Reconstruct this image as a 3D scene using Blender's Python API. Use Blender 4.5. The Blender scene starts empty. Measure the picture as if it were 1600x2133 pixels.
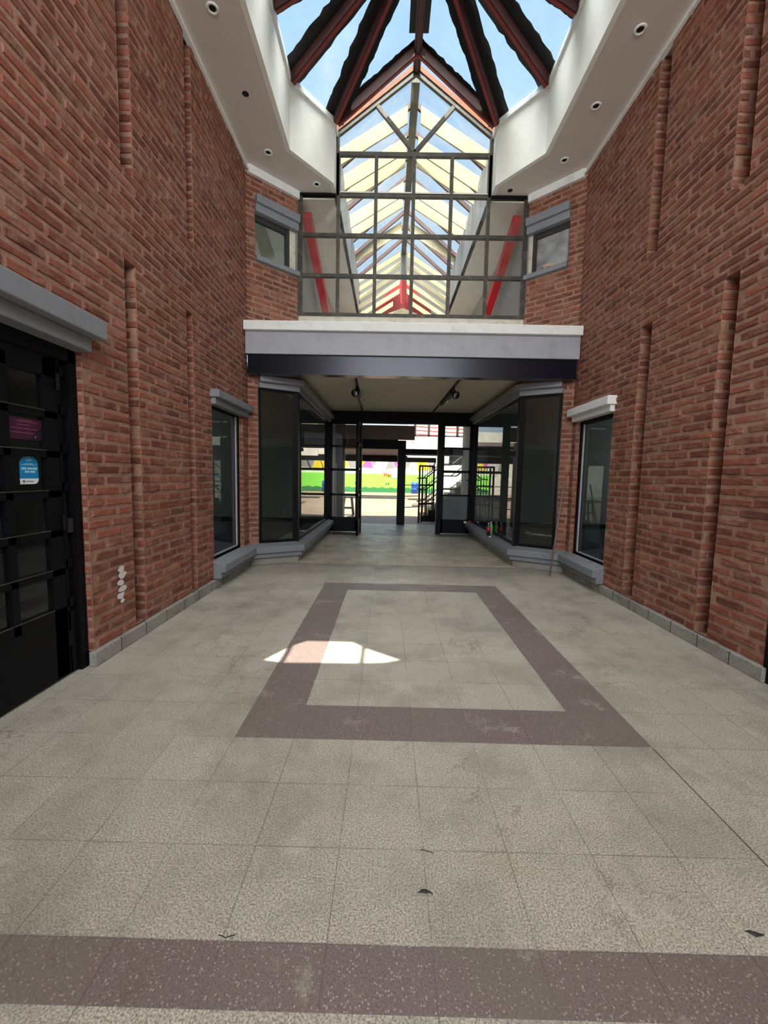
import bpy, bmesh, math, random
from mathutils import Vector, Matrix, noise
random.seed(7)
C = bpy.context.scene.collection
S = bpy.context.scene

# ------------------------------------------------------------------ camera
cam = bpy.data.cameras.new('camera'); cam.sensor_fit = 'HORIZONTAL'; cam.sensor_width = 36.0
cam.lens = 847.3 / 1600 * 36.0; cam.clip_start = 0.05; cam.clip_end = 300
co = bpy.data.objects.new('camera', cam); C.objects.link(co)
Rv, Uv, Bv = (0.999755, 0.009483, 0.020005), (-0.020762, 0.087955, 0.995908), (0.007685, -0.996079, 0.08813)
M4 = Matrix(((Rv[0], Uv[0], Bv[0], -0.29), (Rv[1], Uv[1], Bv[1], 0), (Rv[2], Uv[2], Bv[2], 1.33), (0, 0, 0, 1)))
co.matrix_world = M4
S.camera = co

# ------------------------------------------------------------------ world, sun, added fill lamps
W = bpy.data.worlds.new('sky'); S.world = W; W.use_nodes = True
nt = W.node_tree; N = nt.nodes; L = nt.links; N.clear()
out = N.new('ShaderNodeOutputWorld'); bg = N.new('ShaderNodeBackground'); L.new(bg.outputs[0], out.inputs[0])
tc = N.new('ShaderNodeTexCoord')
nz = N.new('ShaderNodeTexNoise'); nz.inputs['Scale'].default_value = 2.6; nz.inputs['Detail'].default_value = 9; nz.inputs['Roughness'].default_value = .62
L.new(tc.outputs['Generated'], nz.inputs['Vector'])
rp = N.new('ShaderNodeValToRGB'); rp.color_ramp.elements[0].position = .50; rp.color_ramp.elements[1].position = .72
L.new(nz.outputs['Fac'], rp.inputs[0])
sx = N.new('ShaderNodeSeparateXYZ'); L.new(tc.outputs['Generated'], sx.inputs[0])
gr = N.new('ShaderNodeValToRGB'); gr.color_ramp.elements[0].color = (.66, .82, .95, 1); gr.color_ramp.elements[1].color = (.33, .56, .88, 1)
gr.color_ramp.elements[0].position = .1; gr.color_ramp.elements[1].position = .9
L.new(sx.outputs['Z'], gr.inputs[0])
mx = N.new('ShaderNodeMixRGB'); mx.inputs[2].default_value = (.86, .91, .95, 1)
L.new(rp.outputs['Color'], mx.inputs[0]); L.new(gr.outputs['Color'], mx.inputs[1]); L.new(mx.outputs[0], bg.inputs[0])
bg.inputs[1].default_value = 1.2

sun = bpy.data.lights.new('sun', 'SUN'); sun.energy = 15.0; sun.angle = .006; sun.color = (1, .93, .80)
so = bpy.data.objects.new('sun', sun); C.objects.link(so)
SUN = Vector((.10, 1, -2.8)).normalized()
so.rotation_euler = SUN.to_track_quat('-Z', 'Y').to_euler(); so.location = (0, -4, 30)

# added soft lamp at the unseen south end, fills the hall
al = bpy.data.lights.new('south_fill', 'AREA'); al.shape = 'RECTANGLE'; al.size = 4.3; al.size_y = 5.0
al.energy = 45; al.color = (.96, .98, 1.0)
ao = bpy.data.objects.new('south_fill', al); C.objects.link(ao)
ao.location = (0, -4.9, 2.75); ao.rotation_euler = (math.radians(90), 0, 0)

# added soft lamp behind the camera, brightens portal and walls; no lantern there
a2 = bpy.data.lights.new('rear_fill', 'AREA'); a2.shape = 'RECTANGLE'; a2.size = 3.4; a2.size_y = 2.2
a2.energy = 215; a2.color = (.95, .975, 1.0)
a2o = bpy.data.objects.new('rear_fill', a2); C.objects.link(a2o)
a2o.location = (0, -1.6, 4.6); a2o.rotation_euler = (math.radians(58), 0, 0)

# added soft lamp out of view above the front lantern, boosts its sky light
a3 = bpy.data.lights.new('lantern_fill', 'AREA'); a3.shape = 'RECTANGLE'; a3.size = 5.5; a3.size_y = 4.0
a3.energy = 2600; a3.color = (.985, .985, .97)
a3o = bpy.data.objects.new('lantern_fill', a3); C.objects.link(a3o)
a3o.location = (0, 5.6, 14.0)

S.view_settings.view_transform = 'Standard'; S.view_settings.look = 'None'
S.view_settings.exposure = 0.17; S.view_settings.gamma = 1.0; S.view_settings.use_curve_mapping = False
S.cycles.transparent_max_bounces = 32; S.cycles.max_bounces = 10; S.cycles.diffuse_bounces = 6
S.cycles.use_denoising = True

# ------------------------------------------------------------------ materials
def lin(c):
    return tuple((x / 255 / 12.92 if x / 255 <= .04045 else ((x / 255 + .055) / 1.055) ** 2.4) for x in c)
MATS = {}
def mat(name, rgb, rough=.6, metal=0., var=.0, vscale=6., bump=0., bscale=60., spec=.5, dirt=None, dscale=1.5, dpos=(.5, .7)):
    m = bpy.data.materials.new(name); m.use_nodes = True; n = m.node_tree.nodes; l = m.node_tree.links
    b = n['Principled BSDF']; col = lin(rgb)
    b.inputs['Roughness'].default_value = rough; b.inputs['Metallic'].default_value = metal
    b.inputs['Specular IOR Level'].default_value = spec
    b.inputs['Base Color'].default_value = (*col, 1)
    t = n.new('ShaderNodeTexCoord'); src = None
    if var > 0:
        z = n.new('ShaderNodeTexNoise'); z.inputs['Scale'].default_value = vscale; z.inputs['Detail'].default_value = 7; z.inputs['Roughness'].default_value = .65
        l.new(t.outputs['Object'], z.inputs['Vector'])
        r = n.new('ShaderNodeValToRGB'); r.color_ramp.elements[0].position = .3; r.color_ramp.elements[1].position = .7
        r.color_ramp.elements[0].color = (*[max(0, c * (1 - var)) for c in col], 1); r.color_ramp.elements[1].color = (*[min(1, c * (1 + var)) for c in col], 1)
        l.new(z.outputs['Fac'], r.inputs[0]); src = r.outputs['Color']
    if dirt:
        z2 = n.new('ShaderNodeTexNoise'); z2.inputs['Scale'].default_value = dscale; z2.inputs['Detail'].default_value = 10; z2.inputs['Roughness'].default_value = .7
        l.new(t.outputs['Object'], z2.inputs['Vector'])
        r2 = n.new('ShaderNodeValToRGB'); r2.color_ramp.elements[0].position = dpos[0]; r2.color_ramp.elements[1].position = dpos[1]
        l.new(z2.outputs['Fac'], r2.inputs[0])
        x = n.new('ShaderNodeMixRGB'); l.new(r2.outputs['Color'], x.inputs[0])
        if src: l.new(src, x.inputs[1])
        else: x.inputs[1].default_value = (*col, 1)
        x.inputs[2].default_value = (*lin(dirt), 1); src = x.outputs[0]
    if src: l.new(src, b.inputs['Base Color'])
    if bump > 0:
        z3 = n.new('ShaderNodeTexNoise'); z3.inputs['Scale'].default_value = bscale; z3.inputs['Detail'].default_value = 5
        l.new(t.outputs['Object'], z3.inputs['Vector'])
        bp = n.new('ShaderNodeBump'); bp.inputs['Strength'].default_value = bump; bp.inputs['Distance'].default_value = .004
        l.new(z3.outputs['Fac'], bp.inputs['Height']); l.new(bp.outputs[0], b.inputs['Normal'])
    MATS[name] = m
    return m
class Nodes:
    """small helper to chain math nodes"""
    def __init__(s, m): s.n = m.node_tree.nodes; s.l = m.node_tree.links
    def put(s, sock, v):
        if hasattr(v, 'links') or hasattr(v, 'is_linked'): s.l.new(v, sock)
        else: sock.default_value = v
    def math(s, op, a, b=0.):
        k = s.n.new('ShaderNodeMath'); k.operation = op; s.put(k.inputs[0], a); s.put(k.inputs[1], b); return k.outputs[0]
    def ramp(s, f, p0, p1, c0=(0, 0, 0, 1), c1=(1, 1, 1, 1)):
        k = s.n.new('ShaderNodeValToRGB'); e = k.color_ramp.elements
        e[0].position = p0; e[1].position = p1; e[0].color = c0; e[1].color = c1; s.l.new(f, k.inputs[0]); return k.outputs['Color']
    def mix(s, f, a, b, mode='MIX'):
        k = s.n.new('ShaderNodeMixRGB'); k.blend_type = mode; s.put(k.inputs[0], f); s.put(k.inputs[1], a); s.put(k.inputs[2], b); return k.outputs[0]
    def noise(s, vec, sc, det=6, ro=.6):
        k = s.n.new('ShaderNodeTexNoise'); k.inputs['Scale'].default_value = sc; k.inputs['Detail'].default_value = det; k.inputs['Roughness'].default_value = ro
        s.l.new(vec, k.inputs['Vector']); return k.outputs['Fac']
    def voro(s, vec, sc, outp='Distance'):
        k = s.n.new('ShaderNodeTexVoronoi'); k.inputs['Scale'].default_value = sc; s.l.new(vec, k.inputs['Vector']); return k.outputs[outp]
def newmat(name):
    m = bpy.data.materials.new(name); m.use_nodes = True; MATS[name] = m
    k = Nodes(m); t = k.n.new('ShaderNodeTexCoord'); return m, k, t.outputs['Object'], k.n['Principled BSDF']
def c4(*c): return (*lin(c), 1)

def glass(name, tint=(1, 1, 1), dust=.03, dustcol=(200, 195, 185), rough=.01, refl=1.0, dscale=3., even=False):
    m, k, P, b = newmat(name); k.n.remove(b)
    o = k.n['Material Output']
    tr = k.n.new('ShaderNodeBsdfTransparent'); tr.inputs[0].default_value = (*tint, 1)
    gl = k.n.new('ShaderNodeBsdfGlossy'); gl.inputs['Roughness'].default_value = rough
    fr = k.n.new('ShaderNodeFresnel'); fr.inputs['IOR'].default_value = 1.45
    ge = k.n.new('ShaderNodeNewGeometry')
    f = k.math('MULTIPLY', k.math('MULTIPLY', fr.outputs[0], refl), k.math('SUBTRACT', 1., ge.outputs['Backfacing']))
    a = k.n.new('ShaderNodeMixShader'); k.l.new(f, a.inputs[0]); k.l.new(tr.outputs[0], a.inputs[1]); k.l.new(gl.outputs[0], a.inputs[2])
    df = k.n.new('ShaderNodeBsdfDiffuse'); df.inputs[0].default_value = c4(*dustcol)
    z = k.noise(P, dscale, 10, .75)
    d = k.math('MULTIPLY', k.ramp(z, .0, .1) if even else k.ramp(z, .35, .75), dust if even else dust * 2)
    c = k.n.new('ShaderNodeMixShader'); k.l.new(d, c.inputs[0]); k.l.new(a.outputs[0], c.inputs[1]); k.l.new(df.outputs[0], c.inputs[2])
    k.l.new(c.outputs[0], o.inputs[0]); return m

# brick (per-brick tint in a face-set attribute) and its mortar
m, k, P, b = newmat('brick')
at = k.n.new('ShaderNodeAttribute'); at.attribute_name = 'tint'
sp = k.n.new('ShaderNodeSeparateColor'); k.l.new(at.outputs['Color'], sp.inputs[0])
base = k.ramp(sp.outputs[0], 0., 1., c4(126, 76, 62), c4(166, 106, 87))
e = base.node.color_ramp.elements.new(.5); e.color = c4(146, 89, 72)
base = k.mix(k.math('MULTIPLY', sp.outputs[1], .75), base, c4(100, 66, 58))
nn = k.noise(P, 14., 9, .7)
base = k.mix(k.ramp(nn, .35, .7), base, k.mix(1., base, c4(214, 196, 186), 'MULTIPLY'))
sm = k.math('MULTIPLY', k.ramp(k.noise(P, 5.5, 9, .72), .47, .64), .75)
base = k.mix(sm, base, c4(154, 118, 100))
wh = k.math('MULTIPLY', k.ramp(k.noise(P, 3.1, 12, .8), .62, .74), .4)
base = k.mix(wh, base, c4(196, 186, 178))
k.l.new(base, b.inputs['Base Color']); b.inputs['Roughness'].default_value = .78; b.inputs['Specular IOR Level'].default_value = .25
bp = k.n.new('ShaderNodeBump'); bp.inputs['Strength'].default_value = .6; bp.inputs['Distance'].default_value = .009
k.l.new(k.noise(P, 55., 8, .7), bp.inputs['Height']); k.l.new(bp.outputs[0], b.inputs['Normal'])
mat('mortar', (158, 126, 108), .9, var=.2, vscale=22, bump=.8, bscale=70, dirt=(134, 98, 82), dscale=6, dpos=(.45, .65), spec=.2)

# floor slabs: speckled granite-like terrazzo, joints every 0.30 m
def floor_mat(name, cols, speck, chips, joint=True, chipscale=48., rough=.42):
    m, k, P, b = newmat(name)
    col = k.ramp(k.noise(P, 170., 3, .6), .36, .64, c4(*cols[0]), c4(*cols[1]))
    v = k.voro(P, chipscale, 'Color'); sp = k.n.new('ShaderNodeSeparateColor'); k.l.new(v, sp.inputs[0])
    dist = k.voro(P, chipscale)
    ch = k.math('MULTIPLY', k.ramp(sp.outputs[0], .74, .80), k.ramp(dist, .34, .26, (0, 0, 0, 1), (1, 1, 1, 1)) if False else k.math('LESS_THAN', dist, .36))
    col = k.mix(k.math('MULTIPLY', ch, chips), col, c4(*speck))
    # per-slab tone
    X = k.n.new('ShaderNodeSeparateXYZ'); k.l.new(P, X.inputs[0])
    u = k.math('DIVIDE', k.math('ADD', X.outputs[0], .1365 + 30), .3); w = k.math('DIVIDE', k.math('ADD', X.outputs[1], -1.944 + 30), .3)
    if joint:
        cell = k.n.new('ShaderNodeCombineXYZ'); k.l.new(k.math('FLOOR', u), cell.inputs[0]); k.l.new(k.math('FLOOR', w), cell.inputs[1])
        wn = k.n.new('ShaderNodeTexWhiteNoise'); k.l.new(cell.outputs[0], wn.inputs['Vector'])
        col = k.mix(k.math('MULTIPLY', wn.outputs['Value'], .16), col, c4(120, 116, 106))
    # wear and stains
    st = k.math('MULTIPLY', k.ramp(k.noise(P, 1.6, 10, .72), .46, .64), .5)
    col = k.mix(st, col, c4(110, 107, 96))
    # tide marks and hairline cracks of old stains
    dn = k.noise(P, 2.3, 8, .6); band = k.math('LESS_THAN', k.math('ABSOLUTE', k.math('SUBTRACT', dn, .5)), .006)
    col = k.mix(k.math('MULTIPLY', k.math('MULTIPLY', band, k.ramp(k.noise(P, .9, 4), .5, .62)), .55), col, c4(96, 82, 66))
    blot = k.math('MULTIPLY', k.ramp(k.noise(P, 1.1, 9, .7), .56, .68), .3)
    col = k.mix(blot, col, c4(140, 116, 90))
    wt = k.math('MULTIPLY', k.ramp(k.noise(P, 2.7, 12, .78), .56, .70), .5)
    col = k.mix(wt, col, c4(200, 196, 184))
    if joint:
        def line(s, wd):
            f = k.math('FRACT', s); return k.math('LESS_THAN', k.math('SUBTRACT', .5, k.math('ABSOLUTE', k.math('SUBTRACT', f, .5))), wd)
        j = k.math('MAXIMUM', line(u, .0075), line(w, .0075))
        j = k.math('MULTIPLY', j, k.ramp(k.noise(P, 2.2, 3), .33, .55))
        col = k.mix(k.math('MULTIPLY', j, .5), col, c4(74, 70, 62))
    if joint:
        seam = k.math('MULTIPLY', k.math('LESS_THAN', k.math('ABSOLUTE', k.math('SUBTRACT', X.outputs[0], 1.0635)), .0035), k.math('LESS_THAN', X.outputs[1], 1.94))
        col = k.mix(k.math('MULTIPLY', seam, .8), col, c4(56, 52, 46))
    k.l.new(col, b.inputs['Base Color'])
    r = k.ramp(k.noise(P, 3.5, 6), .3, .7, (rough - .08,) * 3 + (1,), (rough + .14,) * 3 + (1,)); k.l.new(r, b.inputs['Roughness'])
    b.inputs['Specular IOR Level'].default_value = .42
    bp = k.n.new('ShaderNodeBump'); bp.inputs['Strength'].default_value = .12; bp.inputs['Distance'].default_value = .003
    k.l.new(k.noise(P, 120., 3), bp.inputs['Height']); k.l.new(bp.outputs[0], b.inputs['Normal'])
    return m
floor_mat('granite_grey', ((120, 117, 105), (202, 197, 181)), (212, 208, 196), .4, chipscale=130.)
floor_mat('terrazzo_brown', ((98, 86, 84), (126, 112, 107)), (190, 176, 168), .6, chipscale=135.)
floor_mat('stone_portal', ((204, 196, 170), (232, 224, 200)), (206, 202, 186), .15)
floor_mat('stone_dark', ((124, 122, 118), (158, 155, 150)), (190, 188, 186), .2)
mat('granite_block', (150, 148, 140), .6, var=.35, vscale=90, dirt=(112, 108, 100), dscale=3)
mat('court_concrete', (136, 117, 99), .8, var=.18, vscale=1.2, dirt=(122, 95, 82), dscale=.5)
mat('white_plaster', (230, 230, 222), .75, var=.04, vscale=3, dirt=(214, 212, 198), dscale=2.2, dpos=(.5, .8))
mat('soffit_plaster', (206, 198, 190), .85, var=.04, vscale=2)
mat('grey_paint', (128, 133, 139), .5, var=.06, vscale=5, dirt=(150, 152, 150), dscale=4, dpos=(.6, .8))
mat('white_paint', (232, 236, 234), .5, var=.05, vscale=7, dirt=(204, 208, 206), dscale=5, dpos=(.55, .7))
mat('light_blue_grey_paint', (164, 168, 176), .5, var=.05, vscale=5, dirt=(148, 152, 160), dscale=4)
mat('dark_steel', (16, 20, 34), .26, metal=.35, var=.2, vscale=9, bump=.1, bscale=25)
mat('black_steel', (10, 11, 15), .48, var=.2, vscale=8, spec=.16)
mat('frame_steel', (62, 59, 52), .5, metal=.2, var=.3, vscale=9, dirt=(108, 102, 88), dscale=6, dpos=(.5, .75))
mat('dark_frame', (52, 50, 48), .5, metal=.2, var=.2, vscale=9)
mat('red_steel', (70, 28, 27), .55, var=.25, vscale=6, dirt=(34, 17, 17), dscale=5)
mat('bright_red', (190, 22, 34), .5, var=.1, vscale=4)
mat('red_rib', (124, 40, 38), .5, var=.2, vscale=6)
mat('tar', (16, 15, 14), .85, var=.3, vscale=10, bump=.6, bscale=30)
mat('orange_wood', (134, 72, 24), .7, var=.25, vscale=14, dirt=(96, 50, 20), dscale=9)
mat('cream_strip', (192, 178, 142), .8, var=.1, vscale=10, dirt=(178, 158, 116), dscale=9, dpos=(.55, .75))
mat('sill_cream', (214, 210, 194), .8, var=.08, vscale=8, dirt=(180, 172, 150), dscale=6)
mat('grey_wall', (150, 150, 148), .85, var=.08, vscale=2, dirt=(126, 126, 122), dscale=2)
mat('room_wall', (142, 139, 128), .85, var=.06, vscale=1.5)
mat('room_floor', (70, 70, 70), .7, var=.15, vscale=3)
mat('ceiling_white', (214, 206, 188), .85, var=.05, vscale=2)
mat('black_matte', (12, 12, 12), .9)
mat('chrome', (170, 170, 172), .25, metal=1.)
mat('pole_wood', (126, 108, 100), .55, var=.2, vscale=20)
mat('cloth', (186, 168, 148), .95, var=.25, vscale=40, bump=.6, bscale=80)
mat('blue_plastic', (36, 84, 176), .4, var=.1)
mat('stool_plastic', (34, 34, 32), .5)
mat('green_paint', (142, 236, 78), .8, var=.05, vscale=.8, dirt=(160, 238, 100), dscale=.7)
mat('hedge_green', (52, 128, 74), .85, var=.15, vscale=3)
mat('white_wall', (226, 222, 210), .85, var=.08, vscale=1.5, dirt=(190, 182, 168), dscale=1.)
mat('mural_grey', (140, 138, 140), .85, var=.1); mat('mural_yellow', (232, 206, 40), .85); mat('mural_pink', (206, 92, 160), .85)
mat('mural_light', (206, 204, 204), .85, var=.06)
mat('text_red', (140, 66, 24), .8)
mat('court_grey', (112, 112, 108), .85, var=.12, vscale=2)
mat('dark_canopy', (8, 7, 7), .9, var=.1, spec=.05)
mat('brown_grey', (126, 114, 108), .85, var=.08)
mat('graffiti_wall', (210, 214, 204), .85, var=.05, dirt=(160, 178, 170), dscale=2.5, dpos=(.5, .58))
mat('sticker_blue', (20, 132, 190), .35); mat('sticker_white', (226, 232, 236), .4); mat('sticker_lines', (150, 206, 232), .4)
mat('sticker_grey', (96, 110, 118), .4)
mat('purple_card', (66, 18, 48), .5, var=.2, vscale=6); mat('purple_dark', (36, 15, 38), .5); mat('pink_line', (150, 84, 110), .5)
mat('red_label', (204, 36, 46), .4); mat('green_label', (110, 190, 84), .4); mat('cola', (36, 16, 12), .1); mat('pale_cap', (222, 224, 216), .4)
mat('pet_clear', (170, 186, 176), .12); mat('lime_liquid', (120, 170, 100), .15)
mat('white_spill', (214, 208, 204), .9)
glass('clear_glass', (.97, .985, .98), dust=.015, refl=.8)
glass('roof_glass', (.95, .97, .98), dust=.02, dscale=2.2, refl=.5)
glass('dusty_glass', (.93, .94, .93), dust=.06, dscale=2.5)
glass('shop_glass', (.80, .84, .83), dust=.02, dustcol=(120, 122, 120), refl=1.3)
glass('film_glass', (.45, .5, .52), dust=.4, dustcol=(150, 160, 166), even=True)
# ribbed obscured glass
m, k, P, b = newmat('ribbed_glass')
wv = k.n.new('ShaderNodeTexWave'); wv.inputs['Scale'].default_value = 24; wv.bands_direction = 'DIAGONAL'
mpn = k.n.new('ShaderNodeMapping'); mpn.inputs['Scale'].default_value = (1, 1, 0); k.l.new(P, mpn.inputs[0]); k.l.new(mpn.outputs[0], wv.inputs['Vector'])
k.l.new(k.ramp(k.noise(P, 4., 5), .35, .65, c4(110, 112, 114), c4(168, 170, 170)), b.inputs['Base Color'])
bp = k.n.new('ShaderNodeBump'); bp.inputs['Strength'].default_value = .7; bp.inputs['Distance'].default_value = .004
k.l.new(wv.outputs['Color'], bp.inputs['Height']); k.l.new(bp.outputs[0], b.inputs['Normal']); b.inputs['Roughness'].default_value = .25

# ------------------------------------------------------------------ mesh helpers
class MB:
    def __init__(s, T=None): s.v = []; s.f = []; s.T = T
    def add(s, vs, fs):
        o = len(s.v)
        s.v += [tuple(s.T @ Vector(p)) if s.T else tuple(p) for p in vs]
        s.f += [tuple(i + o for i in f) for f in fs]
        return s
    def box(s, x0, x1, y0, y1, z0, z1):
        x0, x1 = sorted((x0, x1)); y0, y1 = sorted((y0, y1)); z0, z1 = sorted((z0, z1))
        return s.add([(x0, y0, z0), (x1, y0, z0), (x1, y1, z0), (x0, y1, z0), (x0, y0, z1), (x1, y0, z1), (x1, y1, z1), (x0, y1, z1)],
              [(0, 3, 2, 1), (4, 5, 6, 7), (0, 1, 5, 4), (1, 2, 6, 5), (2, 3, 7, 6), (3, 0, 4, 7)])
    def bar(s, a, b, w, h, up=(0, 0, 1)):
        """rectangular bar from a to b, w across, h along up"""
        a = Vector(a); b = Vector(b); d = (b - a).normalized(); u = Vector(up); x = d.cross(u).normalized(); u = x.cross(d).normalized()
        vs = []
        for p in (a, b):
            for i, j in ((-1, -1), (1, -1), (1, 1), (-1, 1)): vs.append(p + x * (i * w / 2) + u * (j * h / 2))
        return s.add(vs, [(0, 3, 2, 1), (4, 5, 6, 7), (0, 1, 5, 4), (1, 2, 6, 5), (2, 3, 7, 6), (3, 0, 4, 7)][:2] + [(0, 1, 5, 4), (1, 2, 6, 5), (2, 3, 7, 6), (3, 0, 4, 7)])
    def tube(s, pts, r, n=10):
        pts = [Vector(p) for p in pts]; rings = []
        for i, p in enumerate(pts):
            d = ((pts[min(i + 1, len(pts) - 1)] - pts[max(i - 1, 0)])).normalized()
            a = d.cross(Vector((0, 0, 1)) if abs(d.z) < .9 else Vector((1, 0, 0))).normalized(); b2 = d.cross(a)
            rr = r[i] if isinstance(r, (list, tuple)) else r
            rings.append([p + a * math.cos(2 * math.pi * j / n) * rr + b2 * math.sin(2 * math.pi * j / n) * rr for j in range(n)])
        vs = [q for R in rings for q in R]; fs = []
        for i in range(len(pts) - 1):
            for j in range(n): fs.append((i * n + j, i * n + (j + 1) % n, (i + 1) * n + (j + 1) % n, (i + 1) * n + j))
        fs.append(tuple(range(n))[::-1]); fs.append(tuple((len(pts) - 1) * n + j for j in range(n)))
        return s.add(vs, fs)
    def lathe(s, prof, c=(0, 0, 0), n=24, cap=True):
        c = Vector(c); vs = []; fs = []
        for r, z in prof:
            for j in range(n): vs.append(c + Vector((r * math.cos(2 * math.pi * j / n), r * math.sin(2 * math.pi * j / n), z)))
        for i in range(len(prof) - 1):
            for j in range(n): fs.append((i * n + j, i * n + (j + 1) % n, (i + 1) * n + (j + 1) % n, (i + 1) * n + j))
        if cap and prof[0][0] > 1e-5: fs.append(tuple(range(n))[::-1])
        if cap and prof[-1][0] > 1e-5: fs.append(tuple((len(prof) - 1) * n + j for j in range(n)))
        return s.add(vs, fs)
    def prism(s, poly, thick):
        """poly: 3-D points of a flat outline; thick: vector"""
        t = Vector(thick); n = len(poly); p = [Vector(q) for q in poly]
        fs = [tuple(range(n))[::-1], tuple(range(n, 2 * n))] + [(i, (i + 1) % n, n + (i + 1) % n, n + i) for i in range(n)]
        return s.add(p + [q + t for q in p], fs)
    def sweep(s, path, prof, mirror=False):
        """closed profile (outward offset, z) along an XY path; outward = right of travel; mirror flips x"""
        P2 = [Vector(p) for p in path]; rings = []
        for i, p in enumerate(P2):
            ds = []
            if i > 0: ds.append((P2[i] - P2[i - 1]).normalized())
            if i < len(P2) - 1: ds.append((P2[i + 1] - P2[i]).normalized())
            ns = [Vector((d.y, -d.x)) for d in ds]
            nn = sum(ns, Vector((0, 0))).normalized(); sc = 1 / max(.3, nn.dot(ns[0]))
            rings.append([Vector((p.x + nn.x * o * sc, p.y + nn.y * o * sc, z)) for o, z in prof])
        n = len(prof); vs = [q for R in rings for q in R]; fs = []
        for i in range(len(P2) - 1):
            for j in range(n): fs.append((i * n + j, i * n + (j + 1) % n, (i + 1) * n + (j + 1) % n, (i + 1) * n + j))
        fs.append(tuple(range(n))[::-1]); fs.append(tuple((len(P2) - 1) * n + j for j in range(n)))
        if mirror: vs = [Vector((-q.x, q.y, q.z)) for q in vs]
        return s.add(vs, fs)
    def build(s, name, material, parent=None, smooth=False, bevel=0., fixn=True):
        me = bpy.data.meshes.new(name); me.from_pydata([tuple(p) for p in s.v], [], s.f)
        if fixn:
            bm = bmesh.new(); bm.from_mesh(me); bmesh.ops.recalc_face_normals(bm, faces=bm.faces); bm.to_mesh(me); bm.free()
        me.materials.append(MATS[material]); o = bpy.data.objects.new(name, me); C.objects.link(o)
        if parent: o.parent = parent
        if smooth:
            for p in me.polygons: p.use_smooth = True
        if bevel:
            b = o.modifiers.new('bevel', 'BEVEL'); b.width = bevel; b.segments = 2; b.limit_method = 'ANGLE'
        return o
def tag(o, label=None, cat=None, group=None, kind=None):
    if label: o['label'] = label
    if cat: o['category'] = cat
    if group: o['group'] = group
    if kind: o['kind'] = kind
    return o
def struct(o): o['kind'] = 'structure'; return o
def empty(name, label=None, cat=None, group=None, kind=None, loc=(0, 0, 0)):
    o = bpy.data.objects.new(name, None); C.objects.link(o); o.location = loc; o.empty_display_size = .1
    return tag(o, label, cat, group, kind)
def box(*a): return MB().box(*a)
def local(o, loc):
    """move a mesh built in world space so that its origin is loc (its parent sits there)"""
    o.data.transform(Matrix.Translation(-Vector(loc))); return o

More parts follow.
